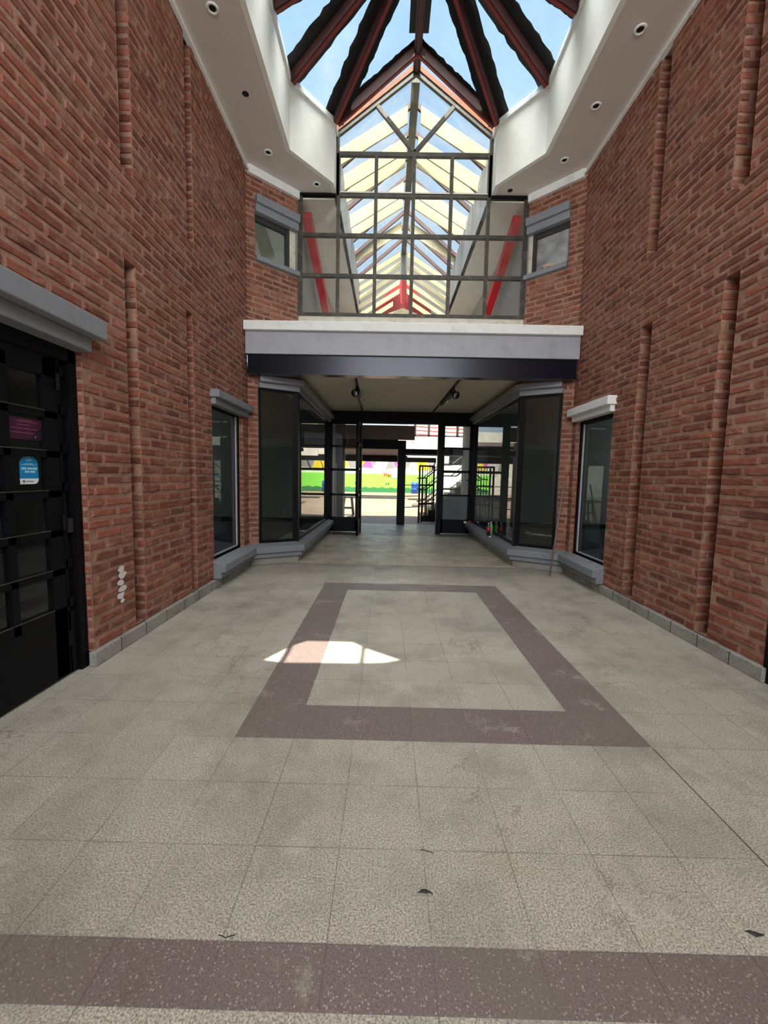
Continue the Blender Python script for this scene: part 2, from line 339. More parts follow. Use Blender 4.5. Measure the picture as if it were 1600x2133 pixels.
# brickwork: one mesh = bricks + mortar
class Brick:
    PITCH = .268; COURSE = .075
    def __init__(s): s.v = []; s.f = []; s.t = []; s.mv = []; s.mf = []
    def one(s, F, a, b, z0, z1, tint):
        e = .007; L_ = b - a
        ss = [a, a + e] + [a + L_ * t + random.uniform(-.006, .006) for t in ((.35, .68) if L_ > .12 else (.5,))] + [b - e, b]
        zz = [z0, z0 + e, (z0 + z1) / 2, z1 - e, z1]
        h = random.uniform(.000, .0055); tilt = random.uniform(-.0022, .0022); sag = random.uniform(-.004, .004)
        o = len(s.v); ns = len(ss)
        for j, z in enumerate(zz):
            for i, q in enumerate(ss):
                edge = i in (0, ns - 1) or j in (0, 4)
                d = -.0075 if edge else h + tilt * (i / (ns - 1) - .5) * 2 + random.uniform(-.0018, .0018)
                zo = sag * (i / (ns - 1) - .5) + (random.uniform(-.0025, .0025) if not (i in (0, ns - 1)) else random.uniform(-.001, .001))
                s.v.append(F(q + (random.uniform(-.002, .002) if edge and 0 < j < 4 else 0), z + zo, d)); s.t.append(tint)
        for j in range(4):
            for i in range(ns - 1): s.f.append((o + j * ns + i, o + j * ns + i + 1, o + (j + 1) * ns + i + 1, o + (j + 1) * ns + i))
    def panel(s, F, s0, s1, z0, z1, holes=(), phase=0., mortar=True, zref=.1):
        i0 = int(math.floor((z0 - zref) / s.COURSE + 1e-6)); i1 = int(math.ceil((z1 - zref) / s.COURSE - 1e-6))
        for i in range(i0, i1):
            zb = max(z0, zref + i * s.COURSE) + .0108; zt = min(z1, zref + (i + 1) * s.COURSE) - .0108
            if zt - zb < .02: continue
            zm = (zb + zt) / 2; iv = [(s0, s1)]
            for (a, b, c, d) in holes:
                if c - .001 < zm < d + .001:
                    nv = []
                    for p, q in iv:
                        if b <= p or a >= q: nv.append((p, q)); continue
                        if a > p: nv.append((p, a))
                        if b < q: nv.append((b, q))
                    iv = nv
            off = phase + (s.PITCH / 2 if i % 2 else 0) + random.uniform(-.03, .03)
            for p, q in iv:
                kk = math.floor((p - off) / s.PITCH)
                while off + kk * s.PITCH < q:
                    a = off + kk * s.PITCH + random.uniform(-.008, .008); b = off + (kk + 1) * s.PITCH - .021 + random.uniform(-.008, .008); kk += 1
                    a2 = max(a, p); b2 = min(b, q)
                    if q - b2 < .05 and b2 < q: b2 = q
                    if b2 - a2 < .045: continue
                    s.one(F, a2, b2, zb + random.uniform(-.003, .003), zt + random.uniform(-.003, .003), (random.random(), random.random() ** 2, random.random()))
        if mortar: s.mort(F, s0, s1, z0, z1, holes)
    def mort(s, F, s0, s1, z0, z1, holes=(), d=-.0035):
        xs = sorted({s0, s1, *[min(max(h[i], s0), s1) for h in holes for i in (0, 1)]}); zs = sorted({z0, z1, *[min(max(h[i], z0), z1) for h in holes for i in (2, 3)]})
        for a, b in zip(xs, xs[1:]):
            for c, e in zip(zs, zs[1:]):
                m1, m2 = (a + b) / 2, (c + e) / 2
                if any(h[0] < m1 < h[1] and h[2] < m2 < h[3] for h in holes): continue
                o = len(s.mv); s.mv += [F(a, c, d), F(b, c, d), F(b, e, d), F(a, e, d)]; s.mf.append((o, o + 1, o + 2, o + 3))
    def build(s, name, parent=None):
        n = len(s.v); me = bpy.data.meshes.new(name)
        me.from_pydata(s.v + s.mv, [], s.f + [tuple(i + n for i in f) for f in s.mf])
        me.materials.append(MATS['brick']); me.materials.append(MATS['mortar'])
        nf = len(s.f)
        me.polygons.foreach_set('material_index', [0] * nf + [1] * len(s.mf))
        me.polygons.foreach_set('use_smooth', [False] * nf + [False] * len(s.mf))
        ca = me.color_attributes.new('tint', 'FLOAT_COLOR', 'POINT')
        ca.data.foreach_set('color', [x for t in s.t for x in (*t, 1.)] + [.5, .5, .5, 1.] * len(s.mv))
        o = bpy.data.objects.new(name, me); C.objects.link(o)
        if parent: o.parent = parent
        return o

# ------------------------------------------------------------------ dimensions
WX = 2.27                      # brick face of the side walls
CY = 5.78                      # corner between side wall and splayed wall
UE = (1.68, 6.33)              # end of the upper splay, at the window wall
GE = (1.66, 6.13)              # end of the lower splay, at the display window corner
YB = 9.42                      # end of the portal sides
ZS = 5.43                      # soffit
X0 = -.1365; Y0 = 1.944; T = .3

# ------------------------------------------------------------------ floor
fm = {}
def frect(matname, x0, x1, y0, y1, z=0.):
    fm.setdefault(matname, MB()).add([(x0, y0, z), (x1, y0, z), (x1, y1, z), (x0, y1, z)], [(0, 1, 2, 3)])
bx0, bx1, by0, by1 = X0 - 3 * T, X0 + 4 * T, Y0, Y0 + 10 * T
G, B_ = 'granite_grey', 'terrazzo_brown'
frect(G, -2.5, 2.5, -6, .894); frect(B_, -2.5, 2.5, .894, 1.044); frect(G, -2.5, 2.5, 1.044, by0)
frect(G, -2.5, bx0, by0, by1); frect(G, bx1, 2.5, by0, by1)
frect(B_, bx0, bx1, by0, by0 + T); frect(B_, bx0, bx1, by1 - T, by1); frect(B_, bx0, bx0 + T, by0 + T, by1 - T); frect(B_, bx1 - T, bx1, by0 + T, by1 - T)
frect(G, bx0 + T, bx1 - T, by0 + T, by1 - T)
frect(G, -2.5, 2.5, by1, 5.95); frect('stone_dark', -2.5, 2.5, 5.95, 6.01)
frect('stone_portal', -2.5, 2.5, 6.01, 9.05); frect('stone_dark', -2.5, 2.5, 9.05, 11.3)
mats = list(fm); me = bpy.data.meshes.new('floor'); vs = []; fs = []; mi = []
for i, n_ in enumerate(mats):
    o = len(vs); vs += fm[n_].v; fs += [tuple(j + o for j in f) for f in fm[n_].f]; mi += [i] * len(fm[n_].f); me.materials.append(MATS[n_])
me.from_pydata(vs, [], fs); me.polygons.foreach_set('material_index', mi)
floor = bpy.data.objects.new('floor', me); C.objects.link(floor); struct(floor)
struct(box(-40, 40, 11.3, 60, -.3, -.004).build('floor_court', 'court_concrete'))
struct(box(-40, 40, -40, -6, -.3, -.004).build('floor_plaza', 'court_concrete'))
for sg, nm in ((-1, 'floor_shop_left'), (1, 'floor_shop_right')):
    struct(box(sg * 7, sg * 2.42, .2, 5.6, -.1, -.004).box(sg * 7, sg * 1.72, 5.6, 11.3, -.1, -.005).build(nm, 'room_floor'))

# ------------------------------------------------------------------ brick side walls
def side(sg, n1, n2, u1, u2, win, door_y):
    F = lambda y, z, d: (sg * (WX - d), y, z)
    w = Brick()
    slots = [(n1[0], n1[1], .1, 2.9), (n2[0], n2[1], .1, 2.9), (u1[0], u1[1], 3.52, ZS), (u2[0], u2[1], 3.55, ZS)]
    holes = slots + [(win[0], win[1], .30, 2.12), (-9, door_y, 0, 2.12)]
    w.panel(F, 1.3, CY, .1, ZS, holes, phase=.05 if sg < 0 else .17)
    w.mort(F, -6, 1.3, .0, ZS, [(.6, 2.7, 0, 2.12)])
    D = .15
    for a, b, z0, z1 in slots:
        J = lambda q, z, d: (sg * (WX + D - q), b - d, z)
        w.panel(J, 0, D, z0, z1, phase=random.uniform(0, .13))
        J2 = lambda q, z, d: (sg * (WX + D - q), a + d, z)
        w.mort(J2, 0, D, z0, z1, d=0)
        K = lambda q, z, d: (sg * (WX + D - d), q, z)
        w.mort(K, a, b, z0, z1, d=0)
        top = lambda q, z, d: (sg * (WX + z), a + q, (z1 if z1 < 4 else z0))
        w.mort(top, -.012, b - a + .012, -.0, D + .012, d=0)
        if z1 < 4:
            bot = lambda q, z, d: (sg * (WX + z), a + q, .1)
            w.mort(bot, -.012, b - a + .012, -.0, D + .012, d=0)
    # reveal of the doorway and of the window
    J = lambda q, z, d: (sg * (WX + .13 - q), door_y - d, z)
    w.panel(J, 0, .13, .1, 2.12, phase=.03)
    J = lambda q, z, d: (sg * (WX + .12 - q), win[1] - d, z)
    w.panel(J, 0, .12, .30, 2.12, phase=.06)
    J = lambda q, z, d: (sg * (WX + .12 - q), win[0] + d, z)
    w.mort(J, 0, .12, .30, 2.12, d=0)
    # splayed wall, upper storey
    a = Vector((sg * WX, CY)); e = Vector((sg * UE[0], UE[1])); u = (e - a).normalized(); n = Vector((-sg * abs(u.y), -abs(u.x)))
    Ln = (e - a).length
    F2 = lambda q, z, d: (a.x + u.x * q + n.x * d, a.y + u.y * q + n.y * d, z)
    hw = (.125, .80, 4.24, 4.98) if sg < 0 else (.19, .81, 4.24, 4.98)
    w.panel(F2, 0, Ln, 3.36, ZS, [hw], phase=.1)
    # lower splay: narrow pier beside the display window, bricks under the sill, header strip
    a2 = Vector((sg * WX, CY)); e2 = Vector((sg * GE[0], GE[1])); u2_ = (e2 - a2).normalized(); n2_ = Vector((-sg * abs(u2_.y), -abs(u2_.x)))
    L2 = (e2 - a2).length
    F3 = lambda q, z, d: (a2.x + u2_.x * q + n2_.x * d, a2.y + u2_.y * q + n2_.y * d, z)
    w.panel(F3, 0, .14, .30, 2.56, phase=.02); w.panel(F3, 0, L2, .1, .30, phase=.1); w.panel(F3, 0, L2, 2.56, 2.80, phase=.2)
    F4 = lambda q, z, d: (sg * (GE[0] - d), q, z)
    w.panel(F4, GE[1], YB, .1, .30, phase=.1); w.panel(F4, GE[1], YB, 2.56, 2.80, phase=.1)
    return struct(w.build('wall_left' if sg < 0 else 'wall_right'))
side(-1, (3.13, 3.265), (4.06, 4.185), (3.13, 3.275), (4.115, 4.245), (4.60, 5.58), 2.665)
side(1, (3.155, 3.295), (4.155, 4.33), (3.155, 3.31), (4.16, 4.325), (4.75, 5.66), 2.665)
# white wash smear low on the left pier
sm = MB()
for (y, z, w_, h_) in ((2.965, .60, .045, .045), (2.975, .555, .05, .05), (2.955, .50, .04, .04), (2.97, .45, .05, .045), (2.95, .40, .045, .05), (2.965, .36, .03, .03)):
    sm.add([Vector((-WX + .0075, y + w_ * math.cos(t * .524) * random.uniform(.65, 1.1), z + h_ * .6 * math.sin(t * .524) * random.uniform(.7, 1.1))) for t in range(12)], [tuple(range(12))])
# (kept as part of the wall's own paint)
smo = sm.build('paint_smear', 'white_spill'); tag(smo, 'white paint smear low on the left brick pier beside the black doors', 'stain')

# plinths of granite blocks
PR = [(-.02, 0), (.03, 0), (.03, .1), (-.02, .1)]
for sg, nm in ((-1, 'baseboard_left'), (1, 'baseboard_right')):
    struct(MB().sweep([(-WX, 2.64), (-WX, CY), (-GE[0], GE[1]), (-GE[0], YB)], PR, sg > 0).build(nm, 'granite_block', bevel=.006))
# dark joints between the blocks
    j = MB()
    for y in [2.9 + .31 * i for i in range(10)]: j.box(sg * (WX - .0306), sg * (WX - .02), y, y + .007, .0, .1004)
    struct(j.build('baseboard_joint_' + ('left' if sg < 0 else 'right'), 'dark_frame'))

# wrap-around sill and display window cornice
SP = [(-.03, .11), (.085, .11), (.085, .185), (.135, .185), (.135, .275), (-.03, .32)]
CP = [(-.03, 2.535), (.05, 2.535), (.05, 2.61), (.12, 2.61), (.12, 2.69), (-.03, 2.69)]
for sg, (ys, nm, nm2) in ((-1, (4.58, 'trim_1', 'trim_2')), (1, (4.72, 'trim_3', 'trim_4'))):
    struct(MB().sweep([(-WX, ys), (-WX, CY), (-GE[0], GE[1]), (-GE[0], YB)], SP, sg > 0).build(nm, 'grey_paint', bevel=.006))
    q = .15
    dx = (WX - GE[0]); dy = GE[1] - CY; ln = math.hypot(dx, dy)
    struct(MB().sweep([(-WX + dx * q / ln, CY + dy * q / ln), (-GE[0], GE[1]), (-GE[0], YB)], CP, sg > 0).build(nm2, 'grey_paint', bevel=.006))
# lintels over the side windows and the left door: stepped mouldings
def lintel(nm, sg, y0, y1, z0, z1, z2, m_, p1=.05, p2=.10, back=.05):
    struct(box(sg * (WX + back), sg * (WX - p1), y0 + .03, y1 - .05, z0, z1).box(sg * (WX + back), sg * (WX - p2), y0, y1, z1, z2).build(nm, m_, bevel=.008))
lintel('trim_5', -1, 4.56, 5.74, 2.09, 2.165, 2.25, 'grey_paint')
lintel('trim_6', 1, 4.70, 5.76, 2.115, 2.19, 2.29, 'white_paint')
lintel('trim_7', -1, .3, 2.72, 2.08, 2.165, 2.285, 'grey_paint', p1=.07, p2=.14)
lintel('trim_8', 1, .3, 2.60, 2.08, 2.165, 2.285, 'grey_paint', p1=.03, p2=.05)

# ------------------------------------------------------------------ side windows
def side_window(nm, sg, y0, y1):
    X = WX + .075
    f = box(sg * (X - .02), sg * (X + .03), y1 - .10, y1, .30, 2.12).box(sg * (X - .02), sg * (X + .03), y0, y0 + .04, .30, 2.12)
    f.box(sg * (X - .02), sg * (X + .03), y0, y1, .30, .345).box(sg * (X - .02), sg * (X + .03), y0, y1, 2.07, 2.12)
    w = struct(f.build(nm, 'black_steel'))
    box(sg * X, sg * (X + .006), y0 + .03, y1 - .09, .34, 2.08).build('glass_pane', 'shop_glass', w)
    box(sg * (X - .025), sg * (X - .005), y1 - .118, y1 - .10, .345, 2.07).build('glazing_bead', 'light_blue_grey_paint', w)
    box(sg * (X - .025), sg * (X - .005), y0 + .04, y1 - .1, .345, .36).build('glazing_bead', 'light_blue_grey_paint', w)
side_window('window_2', -1, 4.60, 5.58); side_window('window_3', 1, 4.75, 5.66)

# ------------------------------------------------------------------ portal display windows
def display(nm, sg):
    a = Vector((sg * (WX - .0), CY + .03)); e = Vector((sg * (GE[0] + .02), GE[1] + .03)); u = (e - a).normalized()
    f = MB(); up = (0, 0, 1); pt = lambda q, z: (a.x + u.x * q, a.y + u.y * q, z); Ln = (e - a).length
    f.bar(pt(.155, .31), pt(.155, 2.56), .035, .035, (u.x, u.y, 0)); f.bar(pt(.14, .325), pt(Ln, .325), .05, .05); f.bar(pt(.14, 2.54), pt(Ln, 2.54), .05, .06)
    f.bar((e.x, e.y + .01, .30), (e.x, e.y + .01, 2.58), .085, .085, (0, 1, 0))
    f.box(e.x - .03, e.x + .03, e.y, YB, .30, .345); f.box(e.x - .03, e.x + .03, e.y, YB, 2.52, 2.58); f.box(e.x - .03, e.x + .03, YB - .06, YB, .3, 2.6)
    w = struct(f.build(nm, 'black_steel'))
    g = MB(); nn = Vector((u.y, -u.x)) * .004
    g.prism([(a.x + u.x * q + nn.x, a.y + u.y * q + nn.y, z) for q, z in ((.16, .34), (Ln - .03, .34), (Ln - .03, 2.53), (.16, 2.53))], (-2 * nn.x, -2 * nn.y, 0))
    g.build('glass_pane', 'shop_glass', w)
    box(e.x - .004, e.x + .004, e.y + .04, YB - .05, .34, 2.53).build('glass_pane', 'shop_glass', w)
    return w
display('window_6', -1); display('window_7', 1)

# shop rooms behind the brick walls
for sg, nm in ((-1, 'left'), (1, 'right')):
    w = box(sg * 7.1, sg * 7, .1, 8.9, 0, 2.8).box(sg * 7.1, sg * 7, 8.9, 11.3, 0, .4).box(sg * 7, sg * 1.74, 11.2, 11.3, 0, 2.8).box(sg * 7, sg * 2.45, .1, .2, 0, 2.8)
    w.box(sg * 1.80, sg * 1.74, 9.62, 11.2, 0, 2.8)
    struct(w.build('wall_shop_' + nm, 'room_wall'))
    struct(box(sg * 7.1, sg * 2.44, .1, 11.3, 2.8, 2.9).box(sg * 2.44, sg * 1.62, 6.1, 11.3, 2.801, 2.9).build('ceiling_shop_' + nm, 'room_wall'))
    struct(box(sg * 6.98, sg * 1.82, 11.17, 11.2, 0, .12).build('baseboard_shop_' + nm, 'black_matte'))

# ------------------------------------------------------------------ portal beam, ceiling, rear frame
struct(box(-2.262, 2.262, 5.60, 6.0, 3.245, 3.365).build('trim_9', 'white_paint', bevel=.006))
struct(box(-2.255, 2.255, 5.66, 6.0, 2.95, 3.245).build('trim_10', 'light_blue_grey_paint'))
struct(box(-2.24, 2.24, 5.70, 5.74, 2.70, 2.95).box(-2.24, 2.24, 5.655, 5.80, 2.682, 2.70).build('trim_11', 'dark_steel'))
struct(box(-2.2, 2.2, 5.80, 11.2, 2.80, 2.90).build('ceiling_portal', 'ceiling_white'))
struct(box(-1.9, 1.9, 6.0, 11.2, 2.9, 3.36).build('floor_upper', 'grey_wall'))
struct(box(-1.70, 1.70, 6.33, 6.45, 3.36, 3.70).build('wall_window_sill', 'sill_cream'))

# rear glazed frame with doors
d3 = MB()
d3.box(-1.68, 1.68, 9.45, 9.57, 2.53, 2.80)                       # transom beam
d3.box(-1.70, -1.63, 9.45, 9.55, 0, 2.53).box(1.63, 1.70, 9.45, 9.55, 0, 2.53)
d3.box(-.99, -.90, 9.44, 9.56, 0, 2.53).box(.85, .96, 9.46, 9.58, 0, 2.53)
door3 = struct(d3.build('door_3', 'black_steel'))
def leafx(name, x0, x1, y, parent, rows, mats_):
    f = MB(); f.box(x0, x1, y - .02, y + .02, 0.02, rows[0][0]); f.box(x0, x1, y - .02, y + .02, rows[-1][1], 2.53)
    f.box(x0, x0 + .05, y - .02, y + .02, 0.02, 2.53); f.box(x1 - .05, x1, y - .02, y + .02, 0.02, 2.53)
    for (a, b), (c, d) in zip(rows, rows[1:]): f.box(x0, x1, y - .02, y + .02, b, c)
    lf = f.build(name, 'black_steel', parent)
    for (a, b), mm in zip(rows, mats_): box(x0 + .045, x1 - .045, y - .003, y + .003, a - .005, b + .005).build('glass_pane', mm, lf)
    return lf
rowsL = [(.355, .853), (.905, 1.43), (1.49, 1.975), (2.02, 2.50)]
leafx('side_light', -1.63, -.99, 9.5, door3, rowsL, ['clear_glass'] * 4)
rowsR = [(.345, .89), (.93, 1.43), (1.49, 1.965), (2.02, 2.50)]
lr = leafx('door_leaf', .96, 1.63, 9.52, door3, rowsR, ['film_glass', 'clear_glass', 'clear_glass', 'clear_glass'])
MB().tube([(1.585, 9.49, 1.27), (1.585, 9.43, 1.27), (1.50, 9.43, 1.27)], .009).build('door_handle', 'black_steel', lr, smooth=True)
# left leaf swung open towards the hall
lf = MB(); X = -.945
lf.box(X - .02, X + .02, 8.82, 9.44, .02, .345).box(X - .02, X + .02, 8.82, 9.44, 2.46, 2.52).box(X - .02, X + .02, 8.82, 8.88, .02, 2.52).box(X - .02, X + .02, 9.38, 9.44, .02, 2.52)
for z in (.87, 1.45, 1.98): lf.box(X - .02, X + .02, 8.82, 9.44, z, z + .05)
lo = lf.build('door_leaf', 'black_steel', door3)
for a, b in ((.345, .87), (.92, 1.45), (1.5, 1.98), (2.03, 2.46)): box(X - .003, X + .003, 8.87, 9.39, a, b).build('glass_pane', 'clear_glass', lo)
MB().tube([(X + .02, 8.86, 1.02), (X + .06, 8.86, 1.02), (X + .06, 8.94, 1.02)], .009).build('door_handle', 'chrome', lo, smooth=True)

# ceiling tracks with a spot head and a tube lamp each
def track(name, x0, x1, label, spot_dir):
    t = empty(name, label, 'track light', 'track lights on the portal ceiling', loc=(x0, 6.3, 2.8))
    Lc = t.location
    local(MB().bar((x0, 5.95, 2.788), (x1, 9.3, 2.788), .035, .024).build('track', 'black_steel'), Lc).parent = t
    ys = 6.72; xs = x0 + (x1 - x0) * (ys - 5.95) / 3.35
    hd = MB().tube([(xs - .01, ys, 2.775), (xs - .02 * spot_dir, ys - .01, 2.70)], .012)
    d = Vector((-.25 * spot_dir, -.8, -.42)).normalized(); p = Vector((xs - .02 * spot_dir, ys, 2.665))
    hd.tube([p - d * .06, p - d * .04, p + d * .05, p + d * .055], [.03, .045, .062, .058], 18)
    h = local(hd.build('spot_head', 'black_steel', smooth=True), Lc); h.parent = t
    local(MB().tube([p + d * .056, p + d * .060], [.05, .044], 18).build('lens', 'chrome', smooth=True), Lc).parent = h
    a = Vector((xs, ys + .22, 2.735)); bb = Vector((x0 + (x1 - x0) * .62 , 8.05, 2.735))
    tb = MB().bar(a, bb, .045, .05)
    for q in (a, bb): tb.bar(q + Vector((0, .02, 0)), q + Vector((0, .02, .06)), .02, .02, (0, 1, 0))
    o = local(tb.build('lamp_batten', 'black_steel'), Lc); o.parent = t
    local(MB().tube([a + Vector((.03, .05, -.03)), bb + Vector((.03, -.05, -.03))], .013).build('tube', 'chrome', smooth=True), Lc).parent = o
track('track_light', -.79, -.90, 'left black ceiling track with a round spot head over the portal', 1)
track('track_light', .76, .70, 'right black ceiling track with a round spot head over the portal', -1)

# ------------------------------------------------------------------ left black doors and right door
dl = MB(); X = -WX - .075
dl.box(X - .05, X + .04, 2.60, 2.66, 0, 2.08).box(X - .05, X + .04, .6, 2.66, 2.0, 2.10)
door1 = struct(dl.build('door_1', 'black_steel'))
side_l = MB(); side_l.box(X - .02, X + .02, 2.525, 2.545, .02, 2.0)
for z in (.02, .45, .70, .94, 1.19, 1.43, 1.67, 1.9): side_l.box(X - .02, X + .02, 2.53, 2.60, z, z + (.40 if z < .1 else .06))
sl = side_l.build('side_light', 'black_steel', door1)
box(X - .004, X + .002, 2.545, 2.60, .42, 2.0).build('glass_pane', 'shop_glass', sl)
def leafy(y0, y1):
    f = MB(); Z = [.46, .69, .935, 1.18, 1.42, 1.655, 1.88]
    f.box(X - .02, X + .02, y0, y1, .02, Z[0]).box(X - .02, X + .02, y1 - .095, y1, .02, 1.99).box(X - .02, X + .02, y0, y0 + .07, .02, 1.99).box(X - .02, X + .02, y0, y1, Z[-1], 1.99)
    ym = 2.172 if y0 > 1.5 else (y0 + y1) / 2
    f.box(X - .02, X + .02, ym - .022, ym + .022, .4, 1.95)
    for z in Z[1:-1]: f.box(X - .02, X + .02, y0, y1, z - .02, z + .02)
    o = f.build('door_leaf', 'black_steel', door1)
    k = MB()
    for z in Z[:-1]: k.box(X + .02, X + .024, y0 + .07, y1 - .095, z + (0 if z < .5 else .02), z + (.006 if z < .5 else .026))
    k.build('glazing_bead', 'frame_steel', o)
    for a, b in ((y0 + .06, ym - .015), (ym + .015, y1 - .09)):
        for z0, z1 in zip(Z, Z[1:]): box(X - .006, X, a, b, z0 + .01, z1 - .01).build('glass_pane', 'shop_glass', o)
    return o
leafy(1.78, 2.52); leafy(1.02, 1.76)
for z in (1.86, 1.0, .25): MB().tube([(X + .03, 2.522, z - .05), (X + .03, 2.522, z + .05)], .012).build('hinge', 'black_steel', door1)
hb = box(X - .01, X + .03, 2.55, 2.59, .93, 1.02).build('lock_box', 'dark_frame', door1)
dr = MB(); dr.box(WX - .005, WX + .10, 2.59, 2.662, 0, 2.10).box(WX + .02, WX + .12, .6, 2.655, 2.02, 2.12).box(WX + .05, WX + .09, 1.8, 2.58, .02, 2.02)
struct(dr.build('door_2', 'black_steel'))
# stickers on the left door
st = empty('window_sticker', 'blue and white rounded sticker on the pane of the left black door', 'sticker', loc=(X + .002, 2.32, 1.325))
def sticker_poly(y0, y1, z0, z1, top, brr, x):
    p = []; r = min(top, (y1 - y0) / 2)
    p.append((x, y0, z0))
    if brr: p += [(x, y1 - brr + brr * math.sin(t), z0 + brr - brr * math.cos(t)) for t in [i * math.pi / 12 for i in range(7)]]
    else: p.append((x, y1, z0))
    if r: p += [(x, y1 - r + r * math.cos(t), z1 - r + r * math.sin(t)) for t in [i * math.pi / 12 for i in range(7)]] + [(x, y0 + r - r * math.sin(t), z1 - r + r * math.cos(t)) for t in [i * math.pi / 12 for i in range(7)]]
    else: p += [(x, y1, z1), (x, y0, z1)]
    return p
Lc = st.location; xs = X + .001
def sub(mb, name, m_, par=st, Lc=Lc):
    o = local(mb.build(name, m_), Lc); o.parent = par; return o
sub(MB().prism(sticker_poly(2.26, 2.38, 1.275, 1.405, .055, 0, xs), (.002, 0, 0)), 'blue_field', 'sticker_blue')
sub(MB().prism(sticker_poly(2.26, 2.38, 1.243, 1.275, 0, .03, xs), (.002, 0, 0)), 'white_strip', 'sticker_white')
ln = MB(); xx = xs + .0022
for yc, w_, z in ((2.318, .045, 1.382), (2.318, .03, 1.375), (2.318, .055, 1.357), (2.32, .10, 1.351)): ln.box(xx, xx + .001, yc - w_ / 2, yc + w_ / 2, z, z + .0035)
ln.add([(xx + .0005, 2.305, 1.398), (xx + .0005, 2.333, 1.398), (xx + .0005, 2.319, 1.391)], [(0, 1, 2)])
for yc, z in ((2.285, 1.325), (2.322, 1.325), (2.356, 1.325), (2.305, 1.307), (2.342, 1.307)): ln.box(xx, xx + .001, yc - .015, yc + .015, z, z + .013)
sub(ln, 'printed_marks', 'sticker_lines')
lg = MB(); lg.box(xx, xx + .001, 2.296, 2.345, 1.257, 1.261)
lg.add([(xx + .0005, 2.281 + .008 * math.cos(t), 1.259 + .008 * math.sin(t)) for t in [i * math.pi / 6 for i in range(12)]], [tuple(range(12))])
sub(lg, 'printed_logo', 'sticker_grey')
pc = empty('notice_card', 'dark purple notice card behind the upper pane of the left door', 'notice', loc=(X + .002, 2.32, 1.56))
Lp = pc.location
sub(MB().box(xs, xs + .002, 2.205, 2.42, 1.495, 1.615), 'card', 'purple_card', pc, Lp)
sub(MB().prism([(xs + .0022, 2.42, 1.575), (xs + .0022, 2.42, 1.495), (xs + .0022, 2.33, 1.495), (xs + .0022, 2.36, 1.53)], (.001, 0, 0)), 'dark_corner', 'purple_dark', pc, Lp)
pl = MB()
for y, w_, z in ((2.31, .09, 1.60), (2.32, .14, 1.592), (2.30, .08, 1.575), (2.30, .18, 1.553), (2.28, .16, 1.53)): pl.box(xx + .001, xx + .0016, y - w_ / 2, y + w_ / 2, z, z + .003)
pl.box(xx + .002, xx + .0026, 2.366, 2.376, 1.508, 1.52)
sub(pl, 'printed_lines', 'pink_line', pc, Lp)

# ------------------------------------------------------------------ ceiling (soffit), fascias
def flat_with_holes(outer, holes, z, th, name, m_):
    bm = bmesh.new(); edges = []
    for loop in [outer] + holes:
        vs = [bm.verts.new((p[0], p[1], z)) for p in loop]
        edges += [bm.edges.new((vs[i], vs[(i + 1) % len(vs)])) for i in range(len(vs))]
    r = bmesh.ops.triangle_fill(bm, use_beauty=True, use_dissolve=False, edges=edges)
    faces = [f for f in r['geom'] if isinstance(f, bmesh.types.BMFace)]
    ex = bmesh.ops.extrude_face_region(bm, geom=faces)
    bmesh.ops.translate(bm, vec=(0, 0, th), verts=[v for v in ex['geom'] if isinstance(v, bmesh.types.BMVert)])
    bmesh.ops.recalc_face_normals(bm, faces=bm.faces)
    me = bpy.data.meshes.new(name); bm.to_mesh(me); bm.free(); me.materials.append(MATS[m_])
    o = bpy.data.objects.new(name, me); C.objects.link(o); return struct(o)
LC = [(1.14, 6.12), (1.62, 5.53), (1.62, 3.87), (1.14, 3.28)]           # right half of the lantern opening
hole = [(1.14, 6.325)] + LC + [(-x, y) for x, y in reversed(LC)] + [(-1.14, 6.325)]
flat_with_holes([(-2.46, 2.9), (2.46, 2.9), (2.46, CY), (1.72, 6.34), (-1.72, 6.34), (-2.46, CY)], [[(x, y) if y < 6.3 else (x, 6.32) for x, y in hole]], ZS, .03, 'ceiling', 'soffit_plaster')
# rear part of the ceiling with an added unseen hole shaped to throw the sun patch
dd = (ZS + .0) / -SUN.z; hx, hy = -SUN.x * dd, -SUN.y * dd
patch = [(-1.15, 2.80), (-1.01, 3.05), (-.91, 3.155), (-.54, 3.15), (-.45, 3.05), (-.17, 2.85), (-.30, 2.80), (-.46, 2.785), (-.99, 2.765)]
sun_hole = [(x + hx, y + hy) for x, y in patch]
flat_with_holes([(-2.46, -6), (2.46, -6), (2.46, 2.9), (-2.46, 2.9)], [sun_hole], ZS, .012, 'ceiling_rear', 'soffit_plaster')
hb_ = MB()
for bx in (-1.015, -.452): hb_.box(bx + hx - .016, bx + hx + .016, 2.6 + hy, 3.3 + hy, ZS + .013, ZS + .035)  # added bars that split the sun patch
struct(hb_.build('patch_bars', 'frame_steel'))
struct(box(-9, 9, 3.0, 3.2, ZS + .02, 15.0).build('wall_sun_block', 'white_plaster'))  # added unseen wall, keeps direct sun off the lantern and hall
# fascias round the lantern
fa = MB(); th = .05
pth = [(-1.14, 6.33)] + [(-x, y) for x, y in LC] + [(x, y) for x, y in reversed(LC)] + [(1.14, 6.33)]
pth = [(p[0], p[1]) for p in pth]
# path runs anticlockwise seen from above, so the opening lies on the left: offset outward = to the right = behind the fascia
fa.sweep(pth, [(-.004, ZS - .004), (.05, ZS - .004), (.05, 6.27), (-.004, 6.27)])
struct(fa.build('trim_13', 'white_plaster'))
struct(MB().sweep(pth, [(-.028, 6.195), (.07, 6.195), (.07, 6.272), (-.028, 6.272)]).build('trim_14', 'white_paint', bevel=.008))
